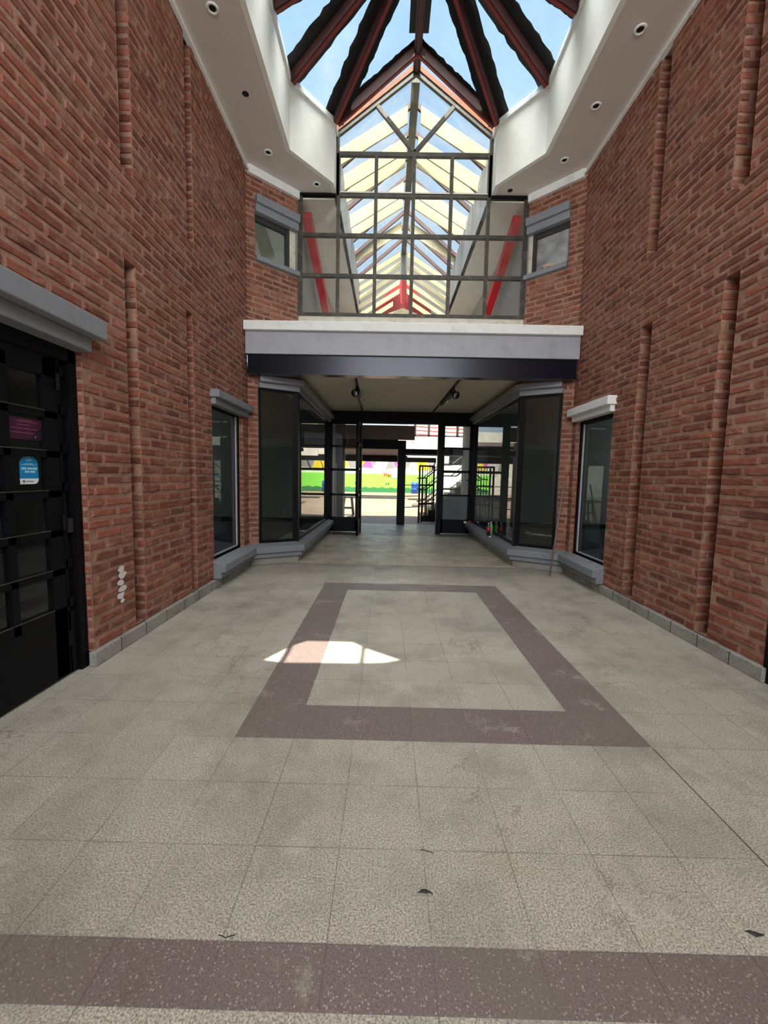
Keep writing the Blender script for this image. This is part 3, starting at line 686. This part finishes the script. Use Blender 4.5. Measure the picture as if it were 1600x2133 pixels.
# cove between soffit and brick
cv = MB()
for mir in (False, True):
    cv.sweep([(-WX, 1.2), (-WX, CY), (-UE[0], UE[1])], [(-.02, ZS - .045), (.03, ZS - .045), (.03, ZS), (-.02, ZS)], mir)
    cv.sweep([(-WX + .03, CY + .005), (-UE[0], UE[1] - .02)], [(-.02, ZS - .11), (.035, ZS - .11), (.035, ZS - .002), (-.02, ZS - .002)], mir)
struct(cv.build('trim_15', 'white_paint'))
# downlights in the soffit
def downlight(x, y, label, ring=True):
    t = empty('downlight', label, 'ceiling light', 'recessed downlights in the soffit', loc=(x, y, ZS))
    if ring:
        o = MB().lathe([(.030, -.002), (.036, -.010), (.052, -.008), (.056, 0), (.030, 0)], n=28, cap=False).build('trim_ring', 'white_paint', t, smooth=True)
        MB().lathe([(.0, -.0015), (.031, -.0015), (.031, .0)], n=24).build('dark_disc', 'black_matte', t)  # flat black disc gives the shade inside the recess
    else:
        MB().lathe([(.0, -.003), (.036, -.003), (.034, 0)], n=11).build('dark_disc', 'black_matte', t)  # black disc in place of a shaded hole
for x, y, l_, rg in ((-1.93, 3.97, 'nearest recessed downlight of the left soffit', True), (-1.92, 4.78, 'black disc for an open downlight hole without a ring in the left soffit', False),
                     (-1.91, 5.58, 'recessed downlight near the far bend of the left soffit', True), (-1.385, 6.14, 'recessed downlight above the left end of the gable window', True),
                     (1.925, 4.1, 'nearest recessed downlight of the right soffit', True), (1.915, 4.87, 'middle recessed downlight of the right soffit', True),
                     (1.90, 5.64, 'recessed downlight near the far bend of the right soffit', True), (1.372, 6.21, 'black disc for a ringless downlight hole above the right end of the gable window', False)):
    downlight(x, y, l_, rg)

# ------------------------------------------------------------------ lantern roof
ZE, ZR = 6.275, 7.20
PY = 4.70
lan = empty('roof_lantern', 'faceted glass roof lantern with dark red rafters above the hall', 'skylight', loc=(0, PY, ZE))
LL = lan.location
def lp(mb, name, m_, par=None, **kw):
    o = local(mb.build(name, m_, **kw), LL); o.parent = par or lan; return o
P_ = Vector((0, PY, ZR)); Nn = Vector((0, 6.08, ZR)); Gg = Vector((0, 6.36, ZR)); Ns = Vector((0, 3.3, ZR)); Gs = Vector((0, 3.05, ZR))
def V(x, y): return Vector((x, y, ZE))
facets = []
for s_ in (-1, 1):
    Bc, Cc, Dc, C2, B2, Ec, Es = V(s_ * 1.14, 6.12), V(s_ * 1.62, 5.53), V(s_ * 1.62, 4.72), V(s_ * 1.62, 3.87), V(s_ * 1.14, 3.28), V(s_ * 1.14, 6.36), V(s_ * 1.14, 3.05)
    facets += [[P_, Nn, Bc], [Nn, Gg, Ec, Bc], [Bc, Cc, P_], [Cc, Dc, P_], [Dc, C2, P_], [C2, B2, P_], [P_, B2, Es, Gs]]
for f in facets:
    n = (f[1] - f[0]).cross(f[2] - f[0]).normalized()
    if n.z < 0: n = -n
    lp(MB().prism([p + n * .02 for p in f], n * .006), 'glass_pane', 'roof_glass')
def tarstrip(a, b, w, nrm, seed):
    a = Vector(a); b = Vector(b); d = (b - a); L_ = d.length; d.normalize(); x = d.cross(nrm).normalized(); n = 28; rr = random.Random(seed)
    vs = []; fs = []
    for lay in (0, 1):
        for i in range(n + 1):
            p = a + d * (L_ * i / n) + nrm * (.012 + .006 * lay)
            vs += [p - x * (w / 2 + rr.uniform(-.012, .016)), p + x * (w / 2 + rr.uniform(-.012, .016))]
    m_ = 2 * (n + 1)
    for i in range(n):
        fs.append((2 * i, 2 * i + 1, 2 * i + 3, 2 * i + 2)); fs.append((m_ + 2 * i, m_ + 2 * i + 2, m_ + 2 * i + 3, m_ + 2 * i + 1))
        fs.append((2 * i, 2 * i + 2, m_ + 2 * i + 2, m_ + 2 * i)); fs.append((2 * i + 1, m_ + 2 * i + 1, m_ + 2 * i + 3, 2 * i + 3))
    return MB().add(vs, fs)
seed = 0
def rafter(a, b, w=.065, h=.11, tw=.30):
    global seed
    seed += 1
    a = Vector(a); b = Vector(b); d = (b - a).normalized(); x = d.cross(Vector((0, 0, 1))).normalized(); nrm = x.cross(d).normalized()
    if nrm.z < 0: nrm = -nrm
    off = -nrm * (h / 2 + .002)
    o = lp(MB().bar(a + off, b + off, w, h, nrm), 'rafter', 'red_steel')
    lp(MB().bar(a + off - nrm * (h / 2), b + off - nrm * (h / 2), w * .55, .018, nrm), 'bottom_rib', 'red_rib', o)
    lp(tarstrip(a - d * .02, b, tw, nrm, seed), 'tar_strip', 'tar', o)
for s_ in (-1, 1):
    rafter(V(s_ * 1.14, 6.12), P_); rafter(V(s_ * 1.62, 5.53), P_); rafter(V(s_ * 1.62, 4.72), P_); rafter(V(s_ * 1.62, 3.87), P_); rafter(V(s_ * 1.14, 3.28), P_)
    rafter(V(s_ * 1.14, 6.12), Nn, tw=.16)
rb = lp(MB().box(-.05, .05, 3.05, 6.34, ZR - .13, ZR - .005), 'ridge_beam', 'red_steel')
lp(MB().box(-.025, .025, 3.05, 6.33, ZR - .15, ZR - .13), 'bottom_rib', 'red_steel', rb)
lp(MB().box(-.13, .13, 3.05, 5.95, ZR + .0, ZR + .012), 'tar_strip', 'tar', rb)

# ------------------------------------------------------------------ gable window
YW = 6.345; bw = .05
wf = MB()
def hbar(x0, x1, z, w=bw): wf.box(x0, x1, YW - .025, YW + .025, z - w / 2, z + w / 2)
def vbar(x, z0, z1, w=bw): wf.box(x - w / 2, x + w / 2, YW - .026, YW + .026, z0, z1)
ZV = [3.725, 4.285, 4.855, 5.415, 5.975]; XV = [-1.655, -1.10, -.55, 0, .55, 1.10, 1.655]
for z in ZV[:4]: hbar(-1.68, 1.68, z)
hbar(-1.12, 1.12, ZV[4], .055)
for x in XV[1:-1]: vbar(x, ZV[0], ZV[4])
vbar(-1.66, 3.70, 5.43, .07); vbar(1.66, 3.70, 5.43, .07); vbar(-1.115, 5.4, 6.25); vbar(1.115, 5.4, 6.25)
for s_ in (-1, 1):
    wf.bar((0, YW, ZV[4] + .03), (s_ * .545, YW, 6.62), bw, .05, (0, 1, 0))
    wf.bar((s_ * 1.13, YW, 6.235), (0, YW, 7.08), .05, .07, (0, 0, 1))
win1 = struct(wf.build('window_1', 'frame_steel'))
tp = MB(); tp.box(-1.68, -1.13, YW - .03, YW + .03, 5.39, 5.43).box(1.13, 1.68, YW - .03, YW + .03, 5.385, 5.43)
tp.build('head_bar', 'black_steel', win1)
ow = MB()
for s_ in (-1, 1): ow.bar((s_ * 1.13, YW - .01, 6.295), (0, YW - .01, 7.15), .05, .06, (0, 0, 1))
ow.build('timber_trim', 'orange_wood', win1)
def gpane(pts, m_='dusty_glass'):
    MB().prism([(x, YW - .003, z) for x, z in pts], (0, .006, 0)).build('glass_pane', m_, win1)
for i in range(6):
    for j in range(3):
        if i == 5 and j == 0: continue                     # this pane is missing
        gpane([(XV[i], ZV[j]), (XV[i + 1], ZV[j]), (XV[i + 1], ZV[j + 1]), (XV[i], ZV[j + 1])])
for i in range(1, 5): gpane([(XV[i], ZV[3]), (XV[i + 1], ZV[3]), (XV[i + 1], ZV[4]), (XV[i], ZV[4])])
gpane([(0, ZV[4]), (.545, 6.62), (0, 7.06), (-.545, 6.62)])
for s_ in (-1, 1): gpane([(0, ZV[4]), (s_ * .545, 6.62), (s_ * 1.10, 6.22), (s_ * 1.10, ZV[4])])

# upper splay windows
def upper_window(nm, sg, q0, q1, infill, panemat):
    a = Vector((sg * WX, CY)); e = Vector((sg * UE[0], UE[1])); u = (e - a).normalized(); n = Vector((-sg * abs(u.y), -abs(u.x)))
    Tm = Matrix(((u.x, n.x, 0, a.x), (u.y, n.y, 0, a.y), (0, 0, 1, 0), (0, 0, 0, 1)))
    b3 = lambda *r: MB(Tm).box(*r)
    f = b3(q0, q1, -.09, -.04, 4.31, 4.345); f.box(q0, q1, -.09, -.04, 4.80, 4.88).box(q0, q0 + .02, -.09, -.04, 4.31, 4.88).box(q1 - .05, q1, -.09, -.03, 4.31, 4.88)
    w = struct(f.build(nm, 'dark_frame'))
    b3(q0 + .01, q1 - .04, -.07, -.064, 4.33, 4.82).build('glass_pane', panemat, w)
    b3(q1, infill, -.09, -.05, 4.30, 4.90).build('infill_panel', 'sill_cream', w)
    b3(q0, infill + .02, -.10, .06, 4.245, 4.31).build('window_sill', 'grey_paint', w, bevel=.008)
    l_ = b3(q0, infill + .01, -.10, .04, 4.88, 4.985); l_.box(q0, infill + .015, -.03, .075, 4.985, 5.095)
    l_.build('window_lintel', 'grey_paint', w, bevel=.008)
    return Tm
upper_window('window_4', -1, .125, .67, .78, 'shop_glass')
Tr = upper_window('window_5', 1, .19, .72, .79, 'ribbed_glass')
# little rooms behind those windows
for sg in (-1, 1):
    r_ = MB(); r_.box(sg * 1.82, sg * 4.2, 6.9, 7.0, 3.4, 6).box(sg * 2.42, sg * 4.2, 5.8, 5.86, 3.3, 5.4)
    for z in (3.3, 5.3): r_.prism([(sg * 2.36, 5.86, z), (sg * 4.2, 5.86, z), (sg * 4.2, 7, z), (sg * 1.82, 7, z), (sg * 1.82, 6.36, z)], (0, 0, .1))
    struct(r_.build('wall_upper_' + ('left' if sg < 0 else 'right'), 'white_wall'))
# crumpled rag on the right upper sill
rg = bmesh.new(); bmesh.ops.create_icosphere(rg, subdivisions=4, radius=1)
pos = Tr @ Vector((.46, .0, 4.345))
for v in rg.verts:
    p = v.co.copy(); k_ = 1 + .55 * noise.noise(p * 2.3) + .25 * noise.noise(p * 6)
    v.co = Vector((p.x * .085 * k_, p.y * .035 * k_, max(-.036, p.z * .045 * k_)))
me = bpy.data.meshes.new('rag'); rg.to_mesh(me); rg.free(); me.materials.append(MATS['cloth'])
for p in me.polygons: p.use_smooth = True
ro = bpy.data.objects.new('rag', me); C.objects.link(ro); ro.location = pos
ro.rotation_euler = (0, 0, math.atan2(Tr[1][0], Tr[0][0]))
tag(ro, 'crumpled beige rag lying on the sill of the right upper window', 'cloth')

# ------------------------------------------------------------------ gallery roof beyond the gable window
YE = 11.1
struct(box(-1.80, -1.74, 6.4, YE, 3.36, 6.3).build('wall_gallery_left', 'grey_wall'))
struct(box(1.74, 1.80, 6.4, YE, 3.36, 6.3).build('wall_gallery_right', 'grey_wall'))
struct(box(-1.74, -1.12, 6.46, YE, ZS, ZS + .05).box(1.12, 1.74, 6.46, YE, ZS, ZS + .05).build('ceiling_gallery', 'soffit_plaster'))
gal = empty('gallery_roof', 'long gabled glass roof with red rafters beyond the window, and cream boards imitating reflected strips', 'roof', loc=(0, 6.5, ZE))
GL = gal.location
def gp(mb, name, m_, par=None, **kw):
    o = local(mb.build(name, m_, **kw), GL); o.parent = par or gal; return o
gp(MB().box(-1.17, -1.12, 6.46, YE, ZS, 6.24).box(1.12, 1.17, 6.46, YE, ZS, 6.24), 'fascia', 'light_blue_grey_paint')
gp(MB().box(-.06, .06, 6.46, YE, ZR - .15, ZR - .02), 'ridge_beam', 'frame_steel')
for s_ in (-1, 1):
    gp(MB().prism([(0, 6.46, ZR + .02), (s_ * 1.2, 6.46, ZE), (s_ * 1.2, YE, ZE), (0, YE, ZR + .02)], (0, 0, .006)), 'glass_pane', 'roof_glass')
    y = 6.95
    while y < YE:
        gp(MB().bar((s_ * 1.14, y, ZE - .03), (s_ * .05, y, ZR - .05), .05, .07, (0, 0, 1)), 'rafter', 'red_steel'); y += .52
for y in (6.74, 7.30, 7.62, 8.36, 8.70, 9.6):  # boards imitate pale strips partly reflected in the window glass
    for s_ in (-1, 1):
        hgt = .25
        gp(MB().prism([(s_ * .10, y, 6.98), (s_ * 1.70, y, 6.02), (s_ * 1.70, y, 6.02 - hgt), (s_ * .10, y, 6.98 - hgt)], (0, .03, 0)), 'cream_strip', 'cream_strip')
# leaning red struts along the gallery walls
for s_, l_ in ((-1, 'sloping red steel strut behind the left panes of the gable window'), (1, 'sloping red steel strut behind the right panes of the gable window')):
    o = MB().bar((s_ * 1.62, 6.62, 5.30), (s_ * 1.50, 9.3, 3.9), .13, .14).bar((s_ * 1.50, 9.3, 3.36), (s_ * 1.50, 9.3, 3.98), .13, .12, (0, 1, 0)).build('steel_strut', 'bright_red')
    tag(o, l_, 'strut', 'red struts in the gallery')
# end of the gallery: grey gable, red panel, rows of chevron strips, partly reflections built as boards, and a small cream roof
ge = struct(box(-1.74, 1.74, YE, YE + .08, 3.36, 6.2).prism([(-1.74, YE, 6.2), (1.74, YE, 6.2), (0, YE, 7.2)], (0, .08, 0)).build('wall_gallery_end', 'court_grey'))
MB().prism([(-.75, YE - .02, 4.6), (.75, YE - .02, 4.6), (.75, YE - .02, 5.75), (0, YE - .02, 6.45), (-.75, YE - .02, 5.75)], (0, .02, 0)).build('red_panel', 'bright_red', ge)
for i in range(9):
    for s_ in (-1, 1):
        z = 7.0 - .21 * i; xi = .09 if i < 5 else .09 + .16 * (i - 4); y = YE - .35 + .02 * i
        gp(MB().prism([(s_ * xi, y, z - xi * .62), (s_ * 1.5, y, z - .93), (s_ * 1.5, y, z - 1.05), (s_ * xi, y, z - xi * .62 - .125)], (0, .02, 0)), 'cream_strip', 'cream_strip')
cr = empty('cream_roof', 'low cream boarded roof against the red end wall of the gallery', 'roof', loc=(0, YE - .5, 4.6))
for s_ in (-1, 1):
    for i in range(4):
        z = 5.55 - .19 * i
        o = local(MB().prism([(s_ * .0, YE - .45 - .05 * i, z), (s_ * .9, YE - .45 - .05 * i, z - .34), (s_ * .9, YE - .45 - .05 * i, z - .50), (s_ * .0, YE - .45 - .05 * i, z - .16)], (0, .025, 0)).build('roof_board', 'cream_strip'), cr.location); o.parent = cr

# ------------------------------------------------------------------ things in the hall
# stick leaning beside the right window
sk = MB().tube([(1.962, 5.515, 0.008), (2.165, 5.70, 1.27)], [.012, .0105], 12).build('stick', 'pole_wood', smooth=True)
tag(sk, 'thin wooden stick leaning on the brick pier right of the portal', 'stick')
# bottles on the right sill
def bottle(x, y, z, label, cols, h=.23, lab=(.09, .16)):
    t = empty('soda_bottle', label, 'bottle', 'soda bottles on the portal sill', loc=(x, y, z)); r = .033
    MB().lathe([(.0, 0), (r * .85, 0), (r, .012), (r, .05), (r * .93, .075), (r, .10), (r, .15), (r * .9, .17), (.014, .205), (.0125, .222), (.0, .222)], n=20).build('bottle_body', cols[0], t, smooth=True)
    MB().lathe([(r * 1.01, lab[0]), (r * 1.04, lab[0] + .002), (r * 1.04, lab[1] - .002), (r * .98, lab[1])], n=20).build('label', cols[1], t, smooth=True)
    MB().lathe([(.0, .217), (.0145, .217), (.0145, .235), (.012, .238), (.0, .238)], n=16).build('cap', cols[2], t, smooth=True)
ZSL = .282
bottle(1.565, 7.38, ZSL, 'red labelled soda bottle on the right portal sill', ('cola', 'red_label', 'pale_cap'))
bottle(1.63, 7.46, ZSL + .008, 'green labelled soda bottle on the right portal sill', ('lime_liquid', 'green_label', 'pale_cap'))
cp = MB().lathe([(.0, 0), (.02, 0), (.016, .012), (.018, .022), (.0, .018)], n=10).build('crumpled_wrapper', 'sticker_white'); cp.location = (1.55, 7.20, ZSL)
tag(cp, 'small white crumpled wrapper beside the bottles on the sill', 'litter')
# loose cable by the left side light
pts = []
for i in range(60):
    t = i / 59 * 2 * math.pi * 1.15; rr = .21 + .03 * math.sin(3 * t)
    pts.append((-1.22 + rr * 1.2 * math.cos(t + .6), 9.18 + rr * .75 * math.sin(t + .6), .006))
pts += [(-1.40, 9.30, .007), (-1.52, 9.40, .012), (-1.58, 9.425, .14), (-1.585, 9.435, .36), (-1.60, 9.44, .60)]
tag(MB().tube(pts, .005, 6).build('cable', 'black_matte', smooth=True), 'thin black cable coiled on the floor by the left side light', 'cable')
# small electrical box low at the right door leaf
eb = empty('socket_box', 'small red and white socket box low beside the right door leaf', 'socket', loc=(1.62, 9.40, .16))
local(box(1.585, 1.655, 9.40, 9.45, .27, .33).build('red_cover', 'red_label'), eb.location).parent = eb
local(box(1.50, 1.56, 9.42, 9.45, .275, .315).build('white_plate', 'sticker_white'), eb.location).parent = eb
# dry leaves and grit on the floor
for i, (x, y, l_) in enumerate(((-.136, 1.19, 'small dry leaf on the floor beside the long slab joint near the camera'), (-.118, 1.335, 'curled dry twig on the floor above the dry leaf'), (.83, 1.10, 'dark dry leaf at the right end of the floor near the brown band'), (-.72, 1.055, 'thin dark twig on the brown floor band at the left'))):
    pp = [(x - .03 + .012 * j, y + .006 * math.sin(j * .9 + i), .004 + .003 * (j % 2)) for j in range(5)]
    w_ = [.001, .004, .006, .003, .001] if i in (0, 2) else [.0012] * 5
    tag(MB().tube(pp, w_, 6).build('dry_leaf' if i in (0, 2) else 'twig', 'stool_plastic'), l_, 'leaf' if i in (0, 2) else 'twig')

# ------------------------------------------------------------------ passage end and court
tag(box(-.03, .19, 11.16, 11.38, 0, 2.3).build('steel_column', 'black_steel', bevel=.008), 'black square steel column at the passage exit to the court', 'column')
struct(box(-1.74, -.03, 11.2, 11.3, 2.06, 2.32).box(.19, 1.9, 11.2, 11.3, 1.94, 2.08).build('trim_16', 'black_steel'))
struct(box(.19, 1.9, 11.19, 11.3, 1.905, 1.938).build('trim_17', 'light_blue_grey_paint'))
struct(box(-1.74, .42, 11.2, 11.28, 2.32, 2.70).build('wall_passage_panel', 'brown_grey'))
gr_ = empty('guard_rail', 'three thin black rails between the steel column and the gate', 'railing', loc=(.4, 11.6, 0))
for z in (1.09, .78, .47): local(MB().tube([(.19, 11.3, z), (.585, 11.64, z)], .012).build('rail', 'black_steel', smooth=True), gr_.location).parent = gr_
gt = empty('metal_gate', 'open black metal gate with vertical bars beside the stairs', 'gate', loc=(.63, 11.7, 0))
gf = MB(); gf.bar((.62, 11.7, 0), (.62, 11.7, 1.66), .05, .05, (0, 1, 0)).bar((.70, 11.74, .0), (.70, 11.74, 1.66), .03, .03, (0, 1, 0)).bar((1.06, 12.0, 0), (1.06, 12.0, 1.66), .05, .05, (0, 1, 0)).bar((.62, 11.7, 1.64), (1.06, 12.0, 1.64), .05, .05).bar((.62, 11.7, 1.09), (1.06, 12.0, 1.09), .04, .05).bar((.62, 11.7, .55), (1.06, 12, .55), .04, .06)
local(gf.build('gate_frame', 'black_steel'), gt.location).parent = gt
for i in range(5):
    f = .22 + i * .16; local(MB().bar((.62 + .44 * f, 11.7 + .3 * f, .03), (.62 + .44 * f, 11.7 + .3 * f, 1.62), .018, .018, (0, 1, 0)).build('bar', 'black_steel'), gt.location).parent = gt
stp = empty('stairs', 'dark steps with pipe handrails rising to the right outside the passage', 'stairs', loc=(.75, 12.7, 0))
for i in range(7):
    local(box(.74 + .2 * i, 2.7, 12.16 + .03 * i, 13.3, .17 * i, .17 * (i + 1) - .002).build('step', 'black_steel' if i < 3 else 'dark_frame'), stp.location).parent = stp
for yy in (12.2, 13.28):
    for z in (.55, .95, 1.3):
        local(MB().tube([(.66, yy, z - .02), (.86, yy, z), (1.35, yy, z + .42), (1.75, yy, z + .42), (2.4, yy, z + .95)], .02).build('handrail', 'dark_frame', smooth=True), stp.location).parent = stp
    for x, z in ((.86, 1.3), (1.35, 1.72), (2.3, 2.2)): local(MB().tube([(x, yy, 0), (x, yy, z)], .02).build('rail_post', 'dark_frame', smooth=True), stp.location).parent = stp
# left: grey wall with a pale edged doorway
wl = box(-5.5, -2.2, 11.42, 11.5, 0, 3).box(-1.86, -1.50, 11.42, 11.5, 0, 3).box(-2.2, -1.86, 11.42, 11.5, 1.75, 3).box(-2.2, -1.86, 11.9, 12, 0, 3)
struct(wl.build('wall_court_left', 'court_grey'))
struct(box(-2.19, -2.165, 11.40, 11.42, 0, 1.76).box(-1.895, -1.87, 11.40, 11.42, 0, 1.72).box(-2.19, -1.87, 11.40, 11.42, 1.72, 1.76).box(-1.745, -1.725, 11.40, 11.42, .12, 1.65).box(-1.54, -1.50, 11.40, 11.42, 0, 1.75).build('trim_18', 'white_wall'))
# stool
sl_ = empty('stool', 'dark plastic stool standing in the court seen through the left side light', 'stool', loc=(-1.6, 13.5, 0))
MB().box(-.15, .15, -.15, .15, .60, .635).build('seat', 'stool_plastic', sl_, bevel=.012)
for sx_ in (-1, 1):
    for sy_ in (-1, 1): MB().bar((sx_ * .19, sy_ * .19, 0), (sx_ * .12, sy_ * .12, .6), .05, .03).build('leg', 'stool_plastic', sl_)
MB().bar((-.16, -.16, .25), (.16, -.16, .25), .02, .04).bar((-.16, .16, .25), (.16, .16, .25), .02, .04).bar((-.16, -.16, .25), (-.16, .16, .25), .02, .04).bar((.16, -.16, .25), (.16, .16, .25), .02, .04).build('stretcher', 'stool_plastic', sl_)
# far canopy
struct(box(-9, .35, 24, 27, 2.5, 3.4).box(-9, .35, 23.8, 24, 2.5, 2.95).build('wall_canopy_house', 'brown_grey'))
struct(box(-9, 2.6, 23.7, 24.2, 2.17, 2.52).build('trim_19', 'dark_canopy'))
struct(box(-9, .35, 22.7, 23.8, 2.98, 3.08).build('roof_canopy', 'dark_canopy'))
# green wall with the mural above
YG = 33.0
gw = struct(box(-4.55, 4.0, YG, YG + .2, 0, 1.50).build('wall_green', 'green_paint'))
hd = MB(); n_ = 70; top = []
for i in range(n_ + 1):
    x = -4.5 + 8.4 * i / n_; top.append((x, YG - .012, .30 + .10 * abs(math.sin(i * .55)) + .05 * abs(math.sin(i * 1.7))))
hd.prism([(-4.5, YG - .012, .02)] + top + [(3.9, YG - .012, .02)], (0, .01, 0)); hd.build('painted_hedge', 'hedge_green', gw, fixn=True)
struct(box(-14, 14, YG + .2, YG + .4, 0, 5).build('wall_mural', 'white_wall'))
struct(box(-14, -4.55, YG, YG + .2, 0, 1.2).box(-4.8, -4.55, YG - .05, YG, 0, 2.2).build('wall_far', 'white_wall'))
mu = {}
rr = random.Random(3)
tri = {'mural_grey': [], 'mural_yellow': [], 'mural_pink': [], 'mural_light': []}
xq = -6.0; i = 0
while xq < 4.5:
    w_ = rr.uniform(.7, 1.1); kx = ('mural_grey', 'mural_light', 'mural_yellow', 'mural_grey', 'mural_pink', 'mural_light', 'mural_grey')[i % 7]
    tri[kx].append([(xq, 1.95 + rr.uniform(-.1, .1)), (xq + w_ * .95, 1.95 + rr.uniform(-.1, .1)), (xq + w_ * .5 + rr.uniform(-.2, .2), 3.0)])
    kx = ('mural_light', 'mural_pink', 'mural_grey', 'mural_yellow', 'mural_grey')[i % 5]
    tri[kx].append([(xq + w_ * .55, 3.0), (xq + w_ * 1.5, 3.0), (xq + w_ * 1.0, 2.0 - (.35 if xq > .8 else 0))]); xq += w_; i += 1
wm = bpy.data.objects['wall_mural']
for q, lst in enumerate(tri.items()):
    mb = MB()
    for t in lst[1]: mb.prism([(x, YG + .19 - .002 * q, z) for x, z in t], (0, .008, 0))
    mb.build('painted_triangles', lst[0], wm)
# painted word on the green wall
def text(body, loc, size, m_, parent, rot=(math.pi / 2, 0, 0)):
    c = bpy.data.curves.new('lettering', 'FONT'); c.body = body; c.size = size; c.extrude = .004; c.offset = .012
    o = bpy.data.objects.new('lettering', c); C.objects.link(o); o.location = loc; o.rotation_euler = rot; c.materials.append(MATS[m_]); o.parent = parent
text('Plac', (-.62, YG - .012, 1.29), .42, 'text_red', gw)
box(.0, .62, YG - .02, YG, 1.18, 1.5).build('white_patch', 'white_wall', gw)
bs = MB()
for x, z in ((-2.9, .72), (-2.72, .76), (-1.35 + .95, .70), (-.22, .72), (-4.1, .75), (-3.9, .72)): bs.prism([(x + .07 * math.cos(t * .785), YG - .012, z + .10 * math.sin(t * .785)) for t in range(8)], (0, .01, 0))
bs.build('painted_spots', 'hedge_green', gw)
# blue barrel
tag(MB().lathe([(0, 0), (.27, 0), (.29, .03), (.29, .28), (.305, .30), (.29, .32), (.29, .58), (.305, .6), (.29, .62), (.29, .86), (.26, .88), (0, .88)], (1.86, 32.3, 0), 28).build('barrel', 'blue_plastic', smooth=True), 'blue plastic barrel standing at the foot of the green wall', 'barrel')
# neighbouring building on the right of the court
nb = empty('neighbour_building', 'white building with a gridded window band across the court', 'building', loc=(4, 17, 0))
NL = nb.location
def npart(mb, name, m_, par=None):
    o = local(mb.build(name, m_), NL); o.parent = par or nb; return o
npart(box(.75, 9, 17, 17.2, 2.36, 2.98), 'balcony_band', 'white_wall')
npart(box(.75, 9, 17.2, 18.4, 2.36, 2.5), 'floor_slab', 'dark_canopy')
npart(box(2.3, 9, 17.3, 17.5, 1.85, 2.36), 'dark_beam', 'dark_frame')
npart(box(2.3, 9, 22, 22.2, 0, 2.36), 'painted_wall', 'graffiti_wall')
wfp = MB()
for x in (.75, 1.32, 1.9, 2.5, 3.3, 4.1, 5.0): wfp.box(x, x + .09, 17.02, 17.1, 2.98, 4.2)
wfp.box(.75, 5.1, 17.02, 17.1, 2.98, 3.04).box(.75, 5.1, 17.02, 17.1, 3.7, 3.76)
wn = npart(wfp, 'window_frame', 'dark_frame')
npart(box(.75, 5.1, 17.05, 17.056, 3.0, 4.2), 'glass_pane', 'dusty_glass', wn)
gdm = MB()
for i in range(20): gdm.box(2.5 + i * .11, 2.512 + i * .11, 17.0, 17.01, 3.04, 3.7)
for i in range(6): gdm.box(2.5, 4.9, 17.0, 17.01, 3.06 + i * .11, 3.072 + i * .11)
npart(gdm, 'grille', 'dark_frame', wn)
npart(box(.75, 9, 22.2, 22.3, 2.36, 6.0), 'back_wall', 'white_wall')
sls = MB()
for i in range(9): sls.bar((.8, 18.6 , 2.9 + i * .17), (4.6, 18.6, 2.75 + i * .17), .03, .05)
npart(sls, 'roof_slats', 'bright_red')
